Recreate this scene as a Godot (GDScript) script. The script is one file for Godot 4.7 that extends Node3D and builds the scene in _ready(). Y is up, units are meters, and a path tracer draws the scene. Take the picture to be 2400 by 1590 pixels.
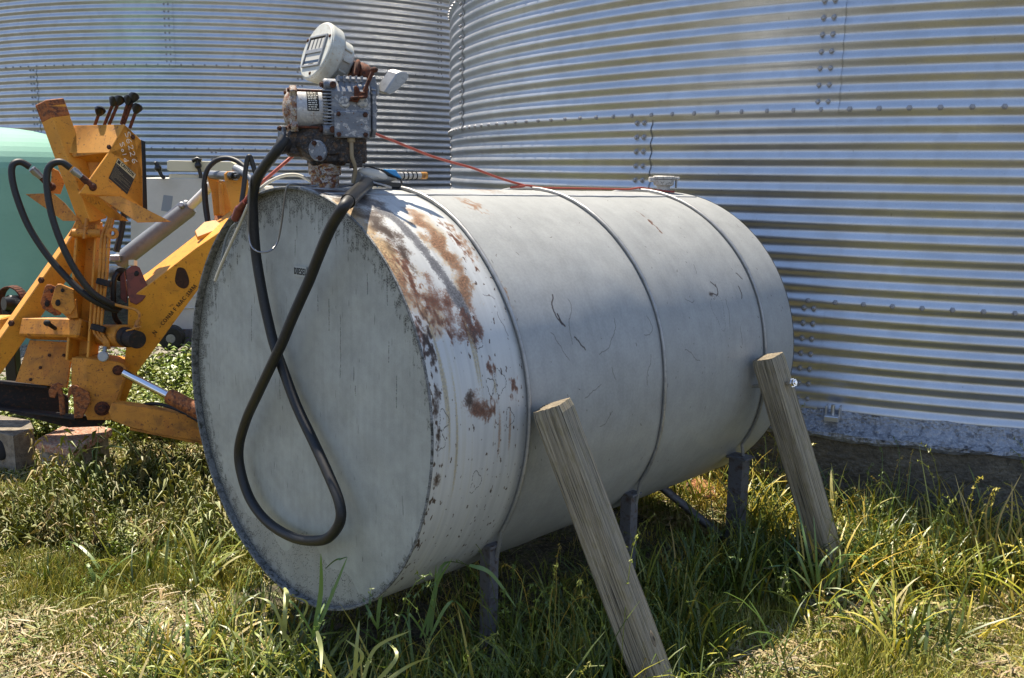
extends Node3D
# ---------- the view and the tank's own axes (metres, y up) ----------
const F := 2144.3
const EYE := Vector3(0, 1.47, 0)
const VR := Vector3(0.999949, 0.009922, -0.001818)
const VU := Vector3(-0.010088, 0.983568, -0.180254)
const VB := Vector3(0.0, 0.180263, 0.983618)
const TC := Vector3(-0.62804, 0.81173, -2.56716)     # centre of the tank's front end
const AX := Vector3(0.693862, -0.016470, -0.719920)   # along the tank, away from us
const LT := Vector3(0.720017, 0.0, 0.693956)          # to the tank's right
const UPT := Vector3(0.011430, 0.999864, -0.011859)
const TR := 0.61
const TL := 1.84
var rng := RandomNumberGenerator.new()
var M := {}

func ray(x: float, y: float) -> Vector3:
	return VR * ((x - 1200.0) / F) - VU * ((y - 795.0) / F) - VB
func px(x: float, y: float, d: float) -> Vector3:
	return EYE + ray(x, y) * d
func onp(x: float, y: float, o: Vector3, n: Vector3) -> Vector3:
	var r := ray(x, y)
	return EYE + r * ((o - EYE).dot(n) / r.dot(n))
func tp(a: float, l: float, u: float) -> Vector3:
	return TC + AX * a + LT * l + UPT * u
func tlat(x: float, y: float, l: float) -> Vector3:      # on the upright plane l metres right of the tank's axis
	return onp(x, y, tp(0, l, 0), LT)
func tfront(x: float, y: float, a: float) -> Vector3:    # on the plane a metres behind the tank's front
	return onp(x, y, tp(a, 0, 0), AX)
func tcyl(x: float, y: float, rr: float) -> Vector3:     # on the tank's side
	var r := ray(x, y)
	var dl := Vector2(r.dot(LT), r.dot(UPT))
	var o := Vector2((EYE - TC).dot(LT), (EYE - TC).dot(UPT))
	var a := dl.length_squared()
	var b := dl.dot(o)
	var c := o.length_squared() - rr * rr
	return EYE + r * ((-b - sqrt(maxf(b * b - a * c, 0.0))) / a)
func tang(p: Vector3) -> Vector2:                        # metres along the tank, degrees from its top to the right
	var q := p - TC
	return Vector2(q.dot(AX), rad_to_deg(atan2(q.dot(LT), q.dot(UPT))))
func tsurf(a: float, deg: float, rr: float) -> Vector3:
	return tp(a, sin(deg_to_rad(deg)) * rr, cos(deg_to_rad(deg)) * rr)
func gnd(x: float, y: float, h := 0.0) -> Vector3:
	var r := ray(x, y)
	return EYE + r * ((h - EYE.y) / r.y)

# ---------- mesh builder ----------
class B:
	var st := SurfaceTool.new()
	func _init():
		st.begin(Mesh.PRIMITIVE_TRIANGLES)
	func v(p: Vector3, n: Vector3, uv := Vector2.ZERO):
		st.set_normal(n)
		st.set_uv(uv)
		st.add_vertex(p)
	func tri(a: Vector3, b: Vector3, c: Vector3, out: Vector3):
		var g := (b - a).cross(c - a)
		if g.length_squared() < 1e-18:
			return
		g = g.normalized()
		if g.dot(out) > 0:
			v(a, g); v(c, g); v(b, g)
		else:
			v(a, -g); v(b, -g); v(c, -g)
	func quad(a: Vector3, b: Vector3, c: Vector3, d: Vector3, out: Vector3):
		tri(a, b, c, out)
		tri(a, c, d, out)
	func quv(a: Vector3, b: Vector3, c: Vector3, d: Vector3, n: Vector3, u0 := Vector2(0, 0), u1 := Vector2(1, 1)):
		# a top left, b top right, c bottom right, d bottom left as seen from outside
		var t := [[a, u0], [b, Vector2(u1.x, u0.y)], [c, u1], [a, u0], [c, u1], [d, Vector2(u0.x, u1.y)]]
		for k in t:
			v(k[0], n, k[1])
	func sq(a: Vector3, b: Vector3, c: Vector3, d: Vector3, na: Vector3, nb: Vector3, nc: Vector3, nd: Vector3, ua := Vector2.ZERO, ub := Vector2.ZERO, uc := Vector2.ZERO, ud := Vector2.ZERO):
		if (b - a).cross(c - a).dot(na) > 0 or ((b - a).cross(c - a).length_squared() < 1e-16 and (c - a).cross(d - a).dot(na) > 0):
			v(a, na, ua); v(c, nc, uc); v(b, nb, ub)
			v(a, na, ua); v(d, nd, ud); v(c, nc, uc)
		else:
			v(a, na, ua); v(b, nb, ub); v(c, nc, uc)
			v(a, na, ua); v(c, nc, uc); v(d, nd, ud)
	func box(c: Vector3, x: Vector3, y: Vector3, z: Vector3, bev := 0.0):   # x, y, z half extents as vectors
		var e := [x, y, z]
		var lx := [x.length(), y.length(), z.length()]
		var bb: float = minf(bev, 0.45 * minf(lx[0], minf(lx[1], lx[2])))
		var P = func(sx: float, sy: float, sz: float, f: int) -> Vector3:
			var s := [sx, sy, sz]
			var o := c
			for k in 3:
				var L: float = lx[k] - (0.0 if k == f else bb)
				o += e[k] / lx[k] * s[k] * L
			return o
		for f in 3:
			for s in [-1.0, 1.0]:
				var i := (f + 1) % 3
				var j := (f + 2) % 3
				var q := []
				for t in [[-1, -1], [1, -1], [1, 1], [-1, 1]]:
					var w := [0.0, 0.0, 0.0]
					w[f] = s; w[i] = t[0]; w[j] = t[1]
					q.append(P.call(w[0], w[1], w[2], f))
				quad(q[0], q[1], q[2], q[3], e[f] * s)
		if bb > 0:
			for f in 3:
				var i := (f + 1) % 3
				var j := (f + 2) % 3
				for si in [-1.0, 1.0]:
					for sj in [-1.0, 1.0]:
						var q := []
						for t in [[-1.0, i], [1.0, i], [1.0, j], [-1.0, j]]:
							var w := [0.0, 0.0, 0.0]
							w[i] = si; w[j] = sj; w[f] = t[0]
							q.append(P.call(w[0], w[1], w[2], t[1]))
						quad(q[0], q[1], q[2], q[3], e[i] * si / lx[i] + e[j] * sj / lx[j])
			for sx in [-1.0, 1.0]:
				for sy in [-1.0, 1.0]:
					for sz in [-1.0, 1.0]:
						tri(P.call(sx, sy, sz, 0), P.call(sx, sy, sz, 1), P.call(sx, sy, sz, 2), x * sx / lx[0] + y * sy / lx[1] + z * sz / lx[2])
	func prism(poly: Array, ext: Vector3):              # a flat outline given thickness
		var n := Vector3.ZERO
		var cen := Vector3.ZERO
		for k in poly.size():
			n += (poly[k] as Vector3).cross(poly[(k + 1) % poly.size()])
			cen += poly[k]
		cen /= poly.size()
		n = Vector3.ZERO
		for k in poly.size():
			n += (poly[k] - cen).cross(poly[(k + 1) % poly.size()] - cen)
		n = n.normalized()
		if n.dot(ext) > 0:
			n = -n
		var u: Vector3 = (poly[1] - poly[0]).normalized()
		var w := n.cross(u)
		var p2 := PackedVector2Array()
		for p in poly:
			p2.append(Vector2((p - cen).dot(u), (p - cen).dot(w)))
		var ix := Geometry2D.triangulate_polygon(p2)
		var area := 0.0
		for k in p2.size():
			area += p2[k].cross(p2[(k + 1) % p2.size()])
		# eased front edges, so that they catch the light
		var bev := 0.0025 if ext.length() > 0.007 else 0.0
		var face := []
		var m := poly.size()
		for k in m:
			var e0 := (p2[k] - p2[(k + m - 1) % m]).normalized()
			var e1 := (p2[(k + 1) % m] - p2[k]).normalized()
			var inn := (Vector2(-e0.y, e0.x) + Vector2(-e1.y, e1.x)) * signf(area)
			if inn.length() > 0.2:
				inn = inn.normalized() * minf(bev / maxf(inn.length() * 0.5, 0.4), bev * 2.0)
			face.append(poly[k] + u * inn.x + w * inn.y)
		var down := ext.normalized() * bev
		for k in range(0, ix.size(), 3):
			tri(face[ix[k]], face[ix[k + 1]], face[ix[k + 2]], n)
			tri(poly[ix[k]] + ext, poly[ix[k + 1]] + ext, poly[ix[k + 2]] + ext, -n)
		for k in m:
			var k1 := (k + 1) % m
			var a: Vector3 = poly[k]
			var b: Vector3 = poly[k1]
			var out := (b - a).cross(n) * signf(area)
			if bev > 0.0:
				quad(face[k], face[k1], b + down, a + down, n + out.normalized())
			quad(a + down, b + down, b + ext, a + ext, out)
	func tube(pts: Array, r, sides := 8, caps := true, flat := 1.0):       # r a number or one number per point
		var n := pts.size()
		var t0: Vector3 = (pts[1] - pts[0]).normalized()
		var s := t0.cross(Vector3.UP)
		if s.length() < 0.1:
			s = t0.cross(Vector3.RIGHT)
		s = s.normalized()
		var rings := []
		var nrm := []
		var along := 0.0
		var vs := []
		for k in n:
			var t: Vector3 = (pts[mini(k + 1, n - 1)] - pts[maxi(k - 1, 0)]).normalized()
			s = (s - t * s.dot(t)).normalized()
			var w := t.cross(s)
			var rr: float = r[k] if r is Array else r
			var ring := []
			var rn := []
			for j in sides + 1:
				var a := TAU * j / sides
				var d := s * cos(a) + w * sin(a) * flat
				ring.append(pts[k] + d * rr)
				rn.append((s * cos(a) * flat + w * sin(a)).normalized())
			rings.append(ring)
			nrm.append(rn)
			if k > 0:
				along += pts[k].distance_to(pts[k - 1])
			vs.append(along)
		for k in n - 1:
			for j in sides:
				var u0 := float(j) / sides
				var u1 := float(j + 1) / sides
				sq(rings[k][j], rings[k][j + 1], rings[k + 1][j + 1], rings[k + 1][j], nrm[k][j], nrm[k][j + 1], nrm[k + 1][j + 1], nrm[k + 1][j],
					Vector2(u0, vs[k]), Vector2(u1, vs[k]), Vector2(u1, vs[k + 1]), Vector2(u0, vs[k + 1]))
		if caps:
			for j in sides:
				tri(pts[0], rings[0][j], rings[0][j + 1], pts[0] - pts[1])
				tri(pts[n - 1], rings[n - 1][j], rings[n - 1][j + 1], pts[n - 1] - pts[n - 2])
	func lathe(o: Vector3, ax: Vector3, prof: Array, sides := 24, sx := 1.0, ref := Vector3.ZERO):   # prof: Vector2(along, radius)
		ax = ax.normalized()
		var s := ref if ref != Vector3.ZERO else ax.cross(Vector3.UP if absf(ax.y) < 0.9 else Vector3.RIGHT)
		s = (s - ax * s.dot(ax)).normalized()
		var w := ax.cross(s)
		for k in prof.size() - 1:
			var p: Vector2 = prof[k]
			var q: Vector2 = prof[k + 1]
			if p.is_equal_approx(q):
				continue
			var sl := Vector2(q.y - p.y, -(q.x - p.x)).normalized()   # (along, radial) normal
			if sl.y < 0 or (absf(sl.y) < 1e-6 and false):
				sl = -sl
			for j in sides:
				var c := []
				var nn := []
				for a in [TAU * j / sides, TAU * (j + 1) / sides]:
					var d: Vector3 = s * cos(a) * sx + w * sin(a)
					var dn: Vector3 = (s * cos(a) / sx + w * sin(a)).normalized()
					c.append(o + ax * p.x + d * p.y)
					c.append(o + ax * q.x + d * q.y)
					nn.append((ax * sl.x + dn * sl.y).normalized())
				if absf(q.x - p.x) < 1e-5:
					var outn := ax * (1.0 if (k > prof.size() / 2) else -1.0)
					quad(c[0], c[1], c[3], c[2], outn)
				else:
					sq(c[0], c[1], c[3], c[2], nn[0], nn[0], nn[1], nn[1], Vector2(float(j) / sides, p.x), Vector2(float(j) / sides, q.x), Vector2(float(j + 1) / sides, q.x), Vector2(float(j + 1) / sides, p.x))
	func cyl(a: Vector3, b: Vector3, r: float, sides := 16, bev := 0.0):
		var L := a.distance_to(b)
		if bev > 0:
			lathe(a, b - a, [Vector2(0, 0), Vector2(0, r - bev), Vector2(bev, r), Vector2(L - bev, r), Vector2(L, r - bev), Vector2(L, 0)], sides)
		else:
			lathe(a, b - a, [Vector2(0, 0), Vector2(0, r), Vector2(L, r), Vector2(L, 0)], sides)
	func ball(c: Vector3, x: Vector3, y: Vector3, z: Vector3, n := 10, wob := 0.0, seed_ := 0):
		var lx := x.length_squared()
		var ly := y.length_squared()
		var lz := z.length_squared()
		var g := FastNoiseLite.new()
		g.seed = seed_
		g.frequency = 0.9
		var P = func(i: int, j: int) -> Array:
			var th := PI * i / n
			var ph := TAU * (j % (2 * n)) / (2 * n)
			var d := Vector3(sin(th) * cos(ph), cos(th), sin(th) * sin(ph))
			var k := 1.0 + wob * g.get_noise_3dv(d * 2.0)
			return [c + (x * d.x + y * d.y + z * d.z) * k, (x * d.x / lx + y * d.y / ly + z * d.z / lz).normalized()]
		for i in n:
			for j in 2 * n:
				var a = P.call(i, j)
				var b = P.call(i, j + 1)
				var e = P.call(i + 1, j + 1)
				var f = P.call(i + 1, j)
				sq(a[0], b[0], e[0], f[0], a[1], b[1], e[1], f[1])
	func mesh() -> ArrayMesh:
		return st.commit()

func smooth(p: Array, per := 6) -> Array:               # a curve through the points
	var o := []
	for k in p.size() - 1:
		var a: Vector3 = p[maxi(k - 1, 0)]
		var b: Vector3 = p[k]
		var c: Vector3 = p[k + 1]
		var d: Vector3 = p[mini(k + 2, p.size() - 1)]
		for j in per:
			o.append(b.cubic_interpolate(c, a, d, float(j) / per))
	o.append(p[-1])
	return o

# ---------- things, parts, tags ----------
func numbered(parent: Node, called: String) -> String:
	if not parent.has_node(NodePath(called)):
		return called
	var k := 1
	while parent.has_node(NodePath("%s_%03d" % [called, k])):
		k += 1
	return "%s_%03d" % [called, k]
func tag(o: Node, label: String, category: String, group := ""):
	o.set_meta("label", label)
	o.set_meta("category", category)
	if group != "":
		o.set_meta("group", group)
func thing(called: String, label: String, category: String, at := Vector3.ZERO, group := "") -> Node3D:
	var o := Node3D.new()
	o.name = numbered(self, called)
	add_child(o, true)
	o.position = at
	tag(o, label, category, group)
	return o
func put(called: String, m: Mesh, mat: Material, parent: Node = self, xf := Transform3D.IDENTITY) -> MeshInstance3D:
	var o := MeshInstance3D.new()
	o.name = numbered(parent, called)
	o.mesh = m
	o.material_override = mat
	parent.add_child(o, true)
	var g := Transform3D.IDENTITY
	var q: Node = parent
	while q != self:                                    # shapes are given in the place's own metres
		g = (q as Node3D).transform * g
		q = q.get_parent()
	o.transform = g.affine_inverse() * xf
	return o
func pt(called: String, b: B, mat: Material, parent: Node = self) -> MeshInstance3D:
	return put(called, b.mesh(), mat, parent)
func one(called: String, b: B, mat: Material, label: String, category: String, group := "") -> MeshInstance3D:
	var o := put(called, b.mesh(), mat)
	tag(o, label, category, group)
	return o
func structure(o: Node) -> Node:
	o.set_meta("kind", "structure")
	return o
func stuff(o: Node) -> Node:
	o.set_meta("kind", "stuff")
	return o

# ---------- computed textures ----------
func noise(seed_: int, freq: float, oct := 4, kind := FastNoiseLite.TYPE_SIMPLEX_SMOOTH) -> FastNoiseLite:
	var n := FastNoiseLite.new()
	n.seed = seed_
	n.frequency = freq
	n.noise_type = kind
	n.fractal_octaves = oct
	return n
func nbytes(n: FastNoiseLite, w: int, h: int, sw := 0, sh := 0) -> PackedByteArray:
	var i := n.get_seamless_image(sw if sw > 0 else w, sh if sh > 0 else h)
	if sw > 0:
		i.resize(w, h, Image.INTERPOLATE_CUBIC)
	return i.get_data()
func ptex(w: int, h: int, data: PackedByteArray) -> ImageTexture:
	return ImageTexture.create_from_image(Image.create_from_data(w, h, false, Image.FORMAT_RGB8, data))
func sstep(a: float, b: float, x: float) -> float:
	var t := clampf((x - a) / (b - a), 0.0, 1.0)
	return t * t * (3.0 - 2.0 * t)
func patchy(w: int, h: int, seed_: int, base: Color, layers: Array, grain := 0.06, gfreq := 0.25) -> ImageTexture:
	# layers: [colour, frequency, from, to, strength] laid where noise passes a threshold
	var g := nbytes(noise(seed_, gfreq, 3), w, h)
	var l := nbytes(noise(seed_ + 1, 0.008, 4), w, h)
	var ns := []
	for k in layers.size():
		ns.append(nbytes(noise(seed_ + 10 + k * 7, layers[k][1], 5), w, h))
	var d := PackedByteArray()
	d.resize(w * h * 3)
	for i in w * h:
		var s := 1.0 + (g[i] / 255.0 - 0.5) * 2.0 * grain + (l[i] / 255.0 - 0.5) * grain * 2.5
		var c := Color(base.r * s, base.g * s, base.b * s)
		for k in layers.size():
			var y = layers[k]
			var t: float = sstep(y[2], y[3], ns[k][i] / 255.0) * y[4]
			if t > 0.0:
				c = c.lerp(y[0], t * (0.8 + 0.4 * (g[i] / 255.0)))
		d[i * 3] = int(clampf(c.r, 0, 1) * 255.0)
		d[i * 3 + 1] = int(clampf(c.g, 0, 1) * 255.0)
		d[i * 3 + 2] = int(clampf(c.b, 0, 1) * 255.0)
	return ptex(w, h, d)
func bump(w: int, h: int, n: FastNoiseLite, strength: float, sw := 0, sh := 0) -> ImageTexture:
	var i := n.get_seamless_image(sw if sw > 0 else w, sh if sh > 0 else h)
	if sw > 0:
		i.resize(w, h, Image.INTERPOLATE_CUBIC)
	i.convert(Image.FORMAT_RGBA8)
	i.bump_map_to_normal_map(strength)
	return ImageTexture.create_from_image(i)
func mat(c: Color, rough := 0.7, metal := 0.0) -> StandardMaterial3D:
	var m := StandardMaterial3D.new()
	m.albedo_color = c
	m.roughness = rough
	m.metallic = metal
	m.cull_mode = BaseMaterial3D.CULL_DISABLED
	return m
func tmat(t: Texture2D, rough := 0.7, metal := 0.0, scale := 0.0, nrm: Texture2D = null, ns := 1.0) -> StandardMaterial3D:
	var m := mat(Color.WHITE, rough, metal)
	m.albedo_texture = t
	if scale > 0:
		m.uv1_triplanar = true
		m.uv1_world_triplanar = true
		m.uv1_scale = Vector3.ONE * scale
	if nrm:
		m.normal_enabled = true
		m.normal_texture = nrm
		m.normal_scale = ns
	return m

func _ready():
	rng.seed = 71
	# ---------- camera, sky, sun, exposure ----------
	var cam := Camera3D.new()
	cam.name = "camera"
	cam.transform = Transform3D(Basis(VR, VU, VB), EYE)
	cam.fov = 40.68
	cam.near = 0.05
	cam.far = 3000.0
	add_child(cam)
	var sky_m := ProceduralSkyMaterial.new()
	sky_m.sky_top_color = Color(0.365, 0.455, 0.605)
	sky_m.sky_horizon_color = Color(0.71, 0.735, 0.755)
	sky_m.sky_curve = 0.16
	sky_m.ground_bottom_color = Color(0.20, 0.19, 0.13)
	sky_m.ground_horizon_color = Color(0.55, 0.62, 0.66)
	sky_m.sun_angle_max = 12.0
	var sky := Sky.new()
	sky.sky_material = sky_m
	var env := Environment.new()
	env.background_mode = Environment.BG_SKY
	env.sky = sky
	env.tonemap_mode = Environment.TONE_MAPPER_LINEAR
	env.tonemap_exposure = 2.4
	env.background_energy_multiplier = 1.15
	env.sdfgi_enabled = true
	env.ssao_enabled = true
	env.ssil_enabled = true
	var we := WorldEnvironment.new()
	we.name = "world"
	we.environment = env
	add_child(we)
	var sun := DirectionalLight3D.new()
	sun.name = "sun"
	sun.light_color = Color(1.0, 0.955, 0.88)
	sun.light_energy = 1.5
	sun.light_angular_distance = 0.5
	sun.shadow_enabled = true
	var to_sun := Vector3(-0.64 * cos(deg_to_rad(66.5)), sin(deg_to_rad(66.5)), -0.768 * cos(deg_to_rad(66.5)))
	sun.look_at_from_position(to_sun * 30.0, Vector3.ZERO, Vector3.UP)
	add_child(sun)
	# ---------- the place ----------
	materials()
	ground()
	bins()
	tank()
	braces()
	pump()
	lines_and_hoses()
	backhoe()
	behind()
	grass()

func materials():
	# galvanised sheet: dull spangle and faint runs in its gloss
	var dull := patchy(512, 512, 5, Color(0.42, 0.42, 0.42), [[Color(0.50, 0.50, 0.50), 0.03, 0.5, 0.8, 0.7], [Color(0.37, 0.37, 0.37), 0.06, 0.55, 0.8, 0.6]], 0.08, 0.35)
	var galv := patchy(512, 512, 8, Color(0.75, 0.755, 0.76), [[Color(0.70, 0.70, 0.70), 0.02, 0.5, 0.9, 0.5], [Color(0.48, 0.47, 0.45), 0.09, 0.86, 0.92, 0.4]], 0.03, 0.3)
	M.galv = tmat(galv, 1.0, 0.85)
	M.galv.roughness_texture = dull
	M.galv.roughness_texture_channel = BaseMaterial3D.TEXTURE_CHANNEL_RED
	M.bolt = mat(Color(0.58, 0.58, 0.59), 0.45, 0.4)
	M.bolt_rusty = tmat(patchy(256, 256, 12, Color(0.33, 0.21, 0.15), [[Color(0.16, 0.10, 0.08), 0.05, 0.5, 0.7, 0.9]], 0.15), 0.85, 0.2, 6.0)
	# paints and metals
	var yrust := [[Color(0.50, 0.33, 0.13), 0.007, 0.60, 0.95, 0.5], [Color(0.72, 0.43, 0.13), 0.012, 0.60, 0.92, 0.45], [Color(0.34, 0.18, 0.10), 0.035, 0.80, 0.83, 0.85], [Color(0.30, 0.16, 0.10), 0.11, 0.81, 0.84, 0.85]]
	M.yellow = tmat(patchy(768, 768, 21, Color(0.80, 0.545, 0.155), yrust, 0.05), 0.55, 0.0, 1.1)
	var yworn := [[Color(0.40, 0.26, 0.12), 0.009, 0.52, 0.90, 0.6], [Color(0.64, 0.37, 0.12), 0.012, 0.55, 0.85, 0.55], [Color(0.32, 0.17, 0.10), 0.03, 0.735, 0.77, 0.9], [Color(0.26, 0.15, 0.10), 0.10, 0.76, 0.80, 0.85]]
	M.yellow_worn = tmat(patchy(768, 768, 27, Color(0.75, 0.495, 0.145), yworn, 0.07), 0.62, 0.0, 1.3)
	M.rust = tmat(patchy(512, 512, 31, Color(0.33, 0.17, 0.10), [[Color(0.17, 0.10, 0.07), 0.03, 0.45, 0.65, 0.9], [Color(0.50, 0.28, 0.13), 0.06, 0.6, 0.75, 0.7]], 0.14), 0.9, 0.0, 3.0)
	M.grime = tmat(patchy(512, 512, 33, Color(0.10, 0.085, 0.075), [[Color(0.30, 0.17, 0.09), 0.03, 0.55, 0.72, 0.8], [Color(0.05, 0.05, 0.055), 0.05, 0.5, 0.7, 0.8]], 0.14), 0.75, 0.1, 2.5)
	M.red_primer = tmat(patchy(256, 256, 35, Color(0.42, 0.19, 0.15), [[Color(0.30, 0.14, 0.12), 0.03, 0.5, 0.7, 0.7]], 0.08), 0.6, 0.0, 3.0)
	M.rubber = tmat(patchy(256, 256, 37, Color(0.075, 0.078, 0.085), [[Color(0.20, 0.20, 0.20), 0.09, 0.70, 0.78, 0.6]], 0.10), 0.55, 0.0, 3.0)
	M.plastic = mat(Color(0.045, 0.045, 0.05), 0.35)
	M.chrome = mat(Color(0.82, 0.82, 0.83), 0.14, 1.0)
	M.steel = mat(Color(0.55, 0.56, 0.58), 0.42, 0.9)
	M.barrel = tmat(patchy(256, 256, 39, Color(0.46, 0.48, 0.50), [[Color(0.38, 0.39, 0.40), 0.03, 0.5, 0.8, 0.4]], 0.05), 0.5, 0.1, 3.0)
	M.leg = tmat(patchy(256, 256, 40, Color(0.38, 0.38, 0.39), [[Color(0.26, 0.19, 0.15), 0.04, 0.6, 0.75, 0.8]], 0.08), 0.65, 0.2, 3.0)
	M.concrete = tmat(patchy(768, 768, 41, Color(0.38, 0.355, 0.305), [[Color(0.30, 0.28, 0.24), 0.012, 0.45, 0.75, 0.8], [Color(0.24, 0.22, 0.18), 0.05, 0.6, 0.75, 0.7], [Color(0.55, 0.53, 0.48), 0.15, 0.70, 0.78, 0.6]], 0.12), 0.95, 0.0, 0.9, bump(512, 512, noise(43, 0.09, 5), 6.0), 0.8)
	M.block = tmat(patchy(512, 512, 44, Color(0.52, 0.48, 0.42), [[Color(0.40, 0.36, 0.31), 0.02, 0.45, 0.75, 0.8], [Color(0.62, 0.60, 0.55), 0.15, 0.66, 0.76, 0.7]], 0.14), 0.95, 0.0, 2.2, bump(512, 512, noise(45, 0.12, 5), 8.0), 0.9)
	M.block_red = tmat(patchy(512, 512, 46, Color(0.66, 0.50, 0.41), [[Color(0.62, 0.57, 0.50), 0.03, 0.45, 0.62, 0.9], [Color(0.50, 0.28, 0.20), 0.05, 0.55, 0.7, 0.7]], 0.14), 0.95, 0.0, 2.2, bump(512, 512, noise(45, 0.12, 5), 8.0), 0.9)
	M.tar = tmat(patchy(512, 512, 47, Color(0.55, 0.56, 0.58), [[Color(0.24, 0.24, 0.25), 0.025, 0.66, 0.74, 0.8], [Color(0.72, 0.73, 0.73), 0.07, 0.62, 0.75, 0.7]], 0.10), 0.5, 0.35, 1.6, bump(512, 512, noise(48, 0.05, 5), 12.0), 1.0)
	# grey weathered timber, grain along v
	var w := 256
	var h := 1024
	var fine := nbytes(noise(51, 0.10, 4), w, h, 256, 30)
	var wide := nbytes(noise(52, 0.03, 3), w, h, 256, 40)
	var kn := nbytes(noise(53, 0.02, 4), w, h)
	var d := PackedByteArray()
	d.resize(w * h * 3)
	for i in w * h:
		var g := 0.555 + (fine[i] / 255.0 - 0.5) * 0.20 + (wide[i] / 255.0 - 0.5) * 0.12
		var o := sstep(0.5, 0.75, kn[i] / 255.0)
		var crack := sstep(0.27, 0.17, fine[i] / 255.0) * 0.55
		g *= 1.0 - crack
		d[i * 3] = int(clampf(g * (1.0 - 0.05 * o), 0, 1) * 255)
		d[i * 3 + 1] = int(clampf(g * (0.935 - 0.05 * o), 0, 1) * 255)
		d[i * 3 + 2] = int(clampf(g * (0.80 - 0.08 * o), 0, 1) * 255)
	M.wood = tmat(ptex(w, h, d), 0.9, 0.0, 0.0, bump(w, h, noise(51, 0.13, 4), 8.0, 256, 24), 1.0)
	M.bark = tmat(patchy(512, 512, 55, Color(0.55, 0.35, 0.22), [[Color(0.36, 0.22, 0.14), 0.03, 0.45, 0.65, 0.8], [Color(0.72, 0.56, 0.40), 0.05, 0.55, 0.7, 0.8]], 0.12), 0.9, 0.0, 2.0, bump(256, 256, noise(56, 0.06, 4), 8.0), 0.8)
	# pump castings
	M.cast = tmat(patchy(512, 512, 61, Color(0.42, 0.44, 0.47), [[Color(0.72, 0.71, 0.69), 0.022, 0.66, 0.69, 0.85], [Color(0.34, 0.35, 0.37), 0.05, 0.55, 0.8, 0.5], [Color(0.36, 0.22, 0.12), 0.05, 0.80, 0.84, 0.9]], 0.08), 0.5, 0.25, 3.2)
	M.motor = tmat(patchy(512, 512, 63, Color(0.64, 0.64, 0.64), [[Color(0.42, 0.29, 0.18), 0.03, 0.76, 0.82, 0.9], [Color(0.80, 0.79, 0.76), 0.05, 0.55, 0.65, 0.7]], 0.06), 0.45, 0.15, 3.5)
	M.meter = tmat(patchy(512, 512, 65, Color(0.74, 0.745, 0.71), [[Color(0.62, 0.42, 0.22), 0.05, 0.76, 0.82, 0.7], [Color(0.66, 0.65, 0.60), 0.02, 0.5, 0.75, 0.6]], 0.05), 0.5, 0.0, 3.5)
	M.pipe = tmat(patchy(512, 512, 67, Color(0.64, 0.62, 0.59), [[Color(0.42, 0.22, 0.12), 0.025, 0.5, 0.56, 0.9], [Color(0.62, 0.44, 0.14), 0.03, 0.62, 0.68, 0.8], [Color(0.20, 0.13, 0.10), 0.06, 0.62, 0.68, 0.8]], 0.1), 0.7, 0.1, 4.0)
	M.cord = mat(Color(0.60, 0.27, 0.21), 0.5)
	M.white_cable = mat(Color(0.72, 0.70, 0.64), 0.5)
	M.grey_cable = mat(Color(0.50, 0.53, 0.56), 0.45)
	M.beige = mat(Color(0.55, 0.49, 0.38), 0.6)
	M.wire = mat(Color(0.52, 0.52, 0.53), 0.35, 0.8)
	M.blue = mat(Color(0.16, 0.50, 0.72), 0.4)
	M.alu = tmat(patchy(256, 256, 69, Color(0.60, 0.60, 0.59), [[Color(0.5, 0.5, 0.5), 0.04, 0.55, 0.75, 0.6]], 0.06), 0.45, 0.5, 4.0)
	M.pipe_grey = tmat(patchy(256, 256, 70, Color(0.66, 0.65, 0.63), [[Color(0.36, 0.35, 0.34), 0.05, 0.58, 0.68, 0.8]], 0.08), 0.6, 0.15, 6.0)
	M.sticker = mat(Color(0.62, 0.63, 0.60), 0.6)
	M.cast_worn = tmat(patchy(256, 256, 76, Color(0.70, 0.69, 0.66), [[Color(0.40, 0.41, 0.43), 0.05, 0.5, 0.58, 0.9]], 0.08), 0.6, 0.1, 6.0)
	M.dark_blue = mat(Color(0.10, 0.17, 0.24), 0.3)
	M.brass = tmat(patchy(256, 256, 77, Color(0.70, 0.50, 0.24), [[Color(0.28, 0.14, 0.07), 0.05, 0.6, 0.68, 0.9]], 0.08), 0.5, 0.3, 6.0)
	M.plug = mat(Color(0.42, 0.19, 0.15), 0.5)
	M.rust_yellow = tmat(patchy(512, 512, 78, Color(0.58, 0.32, 0.12), [[Color(0.30, 0.16, 0.10), 0.03, 0.45, 0.6, 0.95], [Color(0.66, 0.46, 0.30), 0.06, 0.62, 0.72, 0.7]], 0.1), 0.75, 0.0, 2.5)
	M.scab = tmat(patchy(256, 256, 79, Color(0.24, 0.14, 0.09), [[Color(0.15, 0.10, 0.075), 0.05, 0.45, 0.65, 0.9]], 0.14), 0.9, 0.0, 4.0)
	M.rod_white = mat(Color(0.86, 0.85, 0.82), 0.3, 0.25)
	M.pump_low = tmat(patchy(512, 512, 68, Color(0.19, 0.165, 0.15), [[Color(0.42, 0.29, 0.15), 0.025, 0.56, 0.66, 0.8], [Color(0.08, 0.075, 0.07), 0.03, 0.52, 0.68, 0.8], [Color(0.40, 0.40, 0.40), 0.06, 0.66, 0.74, 0.7]], 0.12), 0.7, 0.1, 4.0)
	M.ink = mat(Color(0.05, 0.05, 0.055), 0.8)
	M.faded_ink = mat(Color(0.30, 0.20, 0.08), 0.8)
	M.chalk = mat(Color(0.86, 0.84, 0.78), 0.95)
	M.green_poly = tmat(patchy(256, 256, 71, Color(0.43, 0.61, 0.54), [[Color(0.48, 0.65, 0.58), 0.01, 0.5, 0.8, 0.6]], 0.02), 0.75, 0.0, 0.5)
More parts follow.
